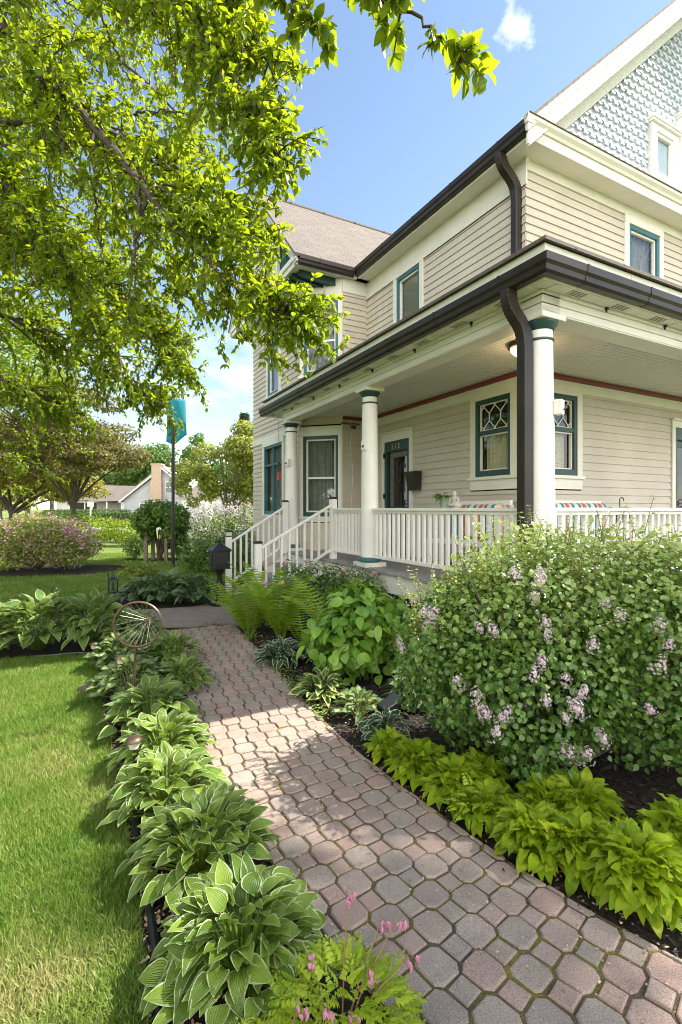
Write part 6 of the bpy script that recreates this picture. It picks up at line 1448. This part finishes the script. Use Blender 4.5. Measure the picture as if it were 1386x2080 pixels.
fs = [(i * nu_ + j, i * nu_ + j + 1, (i + 1) * nu_ + j + 1, (i + 1) * nu_ + j) for i in range(nv_ - 1) for j in range(nu_ - 1)]
m = MB(); m.raw(vs, fs); o = m.build('banner', fm, None, smooth=True); sd_ = o.modifiers.new('thick', 'SOLIDIFY'); sd_.thickness = .006; tag(o, 'teal cloth banner hanging at the top of the black pole', 'flag')

# ------------------------------------------------------------------ street and the houses across it
road = pmat('pale concrete street', (.36, .35, .33), .85, .08, .4)
poly_sheet('street', [(-90, 34.5), (60, 34.5), (60, 41), (-90, 41)], .012, road)
m = MB(); m.box(-90, 60, 34.3, 34.5, -.05, .10); o = m.build('kerb', road, None); o['kind'] = 'structure'
HG = leafmat('hedge leaf', [(.035, .075, .018), (.06, .12, .025), (.10, .17, .04)], (.15, .25, .04), .25, .5)
def hedge(x0, x1, y, h, lab, seed):
    t = empty('hedge', ((x0 + x1) / 2, y, 0)); tag(t, lab, 'hedge', 'clipped hedges across the street'); g = np.random.default_rng(seed); n = int((x1 - x0) * 420)
    P = np.stack([g.uniform(-(x1 - x0) / 2, (x1 - x0) / 2, n), g.uniform(-.45, .45, n), g.uniform(0, h, n)], 1); f = g.random(n) < .5; P[f, 1] = -.45 + g.normal(size=f.sum()) * .05; P[~f, 2] = h + g.normal(size=(~f).sum()) * .05
    link('foliage', leafmesh('foliage', [leaves(T_MD, P, g.normal(size=(n, 3)), g.normal(size=(n, 3)) + np.array([0, -.6, .8]), .16, .11)], HG, False), t)
    m = MB(); m.box(-(x1 - x0) / 2 + .1, (x1 - x0) / 2 - .1, -.38, .38, 0, h - .08); m.build('branch', M['bark'], t)
hedge(-26.5, -15.5, 43.5, 1.15, 'long clipped hedge along the far side of the street', 841); hedge(-30, -21.5, 50, 1.35, 'second lower clipped hedge before the screened porch', 842)
GSID = pmat('grey shake siding', (.38, .38, .39), .7, .1, 1.2); WHT = pmat('white house paint', (.62, .60, .57), .6, .06, 2); ROFG = pmat('grey brown roof', (.33, .27, .25), .9, .12, 1); ROFR = pmat('red tile roof', (.36, .17, .125), .9, .15, 1)
def brick_mat():
    m, t, b, o = newmat('pale brick'); tc = t.nodes.new('ShaderNodeTexCoord'); mp = N(t, 'ShaderNodeMapping'); mp.inputs['Rotation'].default_value = (math.radians(90), 0, 0); t.links.new(tc.outputs['Object'], mp.inputs[0])
    br = t.nodes.new('ShaderNodeTexBrick'); br.inputs['Scale'].default_value = 3.2; br.inputs['Color1'].default_value = (.46, .31, .22, 1); br.inputs['Color2'].default_value = (.38, .25, .18, 1); br.inputs['Mortar'].default_value = (.45, .40, .34, 1); t.links.new(mp.outputs[0], br.inputs['Vector']); t.links.new(br.outputs[0], b.inputs['Base Color']); b.inputs['Roughness'].default_value = .9; return m
def lap_wall(m, poly, d, step=.28):                    # coursed gable wall facing us: (x, z) polygon
    m.prism(poly, d, d + .2)
    z0 = min(p[1] for p in poly); z1 = max(p[1] for p in poly); z = z0
    while z < z1 - .1:
        xs = []
        for (xa, za), (xb, zb) in zip(poly, poly[1:] + poly[:1]):
            if (za - z - .02) * (zb - z - .02) < 0: xs.append(xa + (xb - xa) * (z + .02 - za) / (zb - za))
        if len(xs) >= 2: m.box(min(xs), max(xs), d - .03, d, z, z + .03)
        z += step
XY = ((0, 0), (1, 0), (0, 1))
gh = empty('grey_house', (-20.3, 53, 0)); tag(gh, 'grey shingled cottage with a tall brick chimney across the street', 'house', 'houses across the street')
m = MB(XY); lap_wall(m, [(-3.1, 0), (5.2, 0), (5.2, 2.6), (1.1, 5.75), (-3.1, 2.45)], 0); m.build('wall', GSID, gh)
m = MB(XY); m.prism([(-3.45, 2.3), (1.1, 5.95), (5.5, 2.35), (5.5, 2.55), (1.1, 6.2), (-3.6, 2.4)], -.35, 8); m.build('roof', ROFG, gh)
m = MB(XY); m.prism([(-3.45, 2.18), (1.1, 5.80), (1.1, 5.97), (-3.5, 2.35)], -.40, -.352); m.prism([(5.5, 2.2), (1.1, 5.80), (1.1, 5.97), (5.5, 2.38)], -.40, -.353); m.box(-3.2, -3.05, -.06, 0, 0, 2.3); m.tube([(-2.9, -.1, 0), (-2.9, -.1, 2.0), (-3.4, -.3, 2.3)], .05, 6); m.build('trim', WHT, gh)
m = MB(XY); m.box(-.05, 1.15, -.55, .5, 0, 4.6); m.box(.08, 1.08, -.5, .45, 4.6, 6.25); m.box(.0, 1.15, -.57, .52, 6.25, 6.4); m.build('chimney', brick_mat(), gh)
def fwin(parent, x0, x1, z0, z1, y=-.0, rows=2):
    m = MB(XY); m.box(x0, x1, y - .06, y, z0, z1); w = m.build('window', WHT, parent); p = MB(XY); p.box(x0 + .1, x1 - .1, y - .075, y - .061, z0 + .1, z1 - .1); p.build('pane', pmat('dull window', (.10, .12, .14), .15), w)
    f = MB(XY); f.box(x0 + .1, x1 - .1, y - .085, y - .076, (z0 + z1) / 2 - .03, (z0 + z1) / 2 + .03); f.build('sash', WHT, w)
fwin(gh, 1.35, 2.25, 3.2, 4.5); fwin(gh, -1.4, -.2, .9, 2.2)
m = MB(XY); m.box(-6.6, -3.1, 1.2, 6, 0, 2.3); m.build('porch_wall', pmat('shaded porch wall', (.30, .27, .24), .8), gh)
m = MB(XY); m.prism([(-6.9, 2.35), (-3.0, 2.4), (-1.4, 4.0), (-5.2, 4.1)], -.1, 7); m.build('porch_roof', ROFG, gh)
for x in (-6.6, -5.0, -3.4): m = MB(XY); m.box(x, x + .14, 0, .14, 0, 2.34); m.build('porch_post', WHT, gh)
sp = empty('screened_cottage', (-29.5, 58, 0)); tag(sp, 'low cottage with a dark screened porch across the street', 'house', 'houses across the street')
m = MB(XY); m.box(-4, 3.6, 0, 7, 0, 2.6); m.build('wall', WHT, sp)
m = MB(XY); m.prism([(-4.4, 2.6), (4.2, 2.6), (3.2, 3.9), (-3.6, 3.9)], -.5, 7); m.build('roof', pmat('faded pink roof', (.40, .29, .26), .9, .12, 1), sp)
m = MB(XY); m.box(-2.4, 3.0, -.08, -.0, .7, 2.3); m.build('porch_screen', M['dark'], sp)
m = MB(XY)
for x in (-2.5, -.7, 1.1, 2.9): m.box(x, x + .14, -.12, -.081, .5, 2.5)
m.build('mullion', WHT, sp)
rh = empty('red_roof_house', (-30.0, 78, 0)); tag(rh, 'white house with a red roof rising behind the grey cottage', 'house', 'houses across the street')
m = MB(XY); lap_wall(m, [(-2, 0), (6.6, 0), (6.6, 4.8), (2.3, 8.2), (-2, 4.8)], 0, .5); m.box(-9, -2, 1, 8, 0, 5); m.build('wall', WHT, rh)
m = MB(XY); m.prism([(-2.6, 4.6), (2.3, 8.4), (7.2, 4.6), (7.2, 4.85), (2.3, 8.75), (-2.7, 4.8)], -.4, 9); m.prism([(-9.6, 4.8), (-2.2, 4.8), (1.8, 8.5), (-6, 8.5)], .8, 5); m.build('roof', ROFR, rh)
fwin(rh, 1.0, 1.7, 5.2, 6.3); fwin(rh, 3.6, 4.3, 6.0, 7.0)
wg = empty('white_garage', (-14.0, 50, 0)); tag(wg, 'pale white garage seen between the flag pole and the dogwood', 'garage', 'houses across the street')
m = MB(XY); m.box(-2.2, 3.5, 0, 5, 0, 2.6); m.build('wall', WHT, wg); m = MB(XY); m.prism([(-2.7, 2.6), (4, 2.6), (.6, 4.6)], -.4, 5.4); m.build('roof', ROFG, wg); m = MB(XY); m.box(-1.6, .2, -.05, 0, 0, 2.1); m.box(1.0, 2.8, -.05, 0, 0, 2.1); m.build('door', GSID, wg)
t = empty('street_sign', (-17.3, 34, 0)); tag(t, 'thin white sign post standing at the kerb', 'sign post'); m = MB(); m.tube([(0, 0, 0), (0, 0, 2.0)], .05, 8); m.build('post', WHT, t); m = MB(); m.box(-.22, .22, -.03, .0, 1.7, 2.05); m.build('panel', WHT, t)
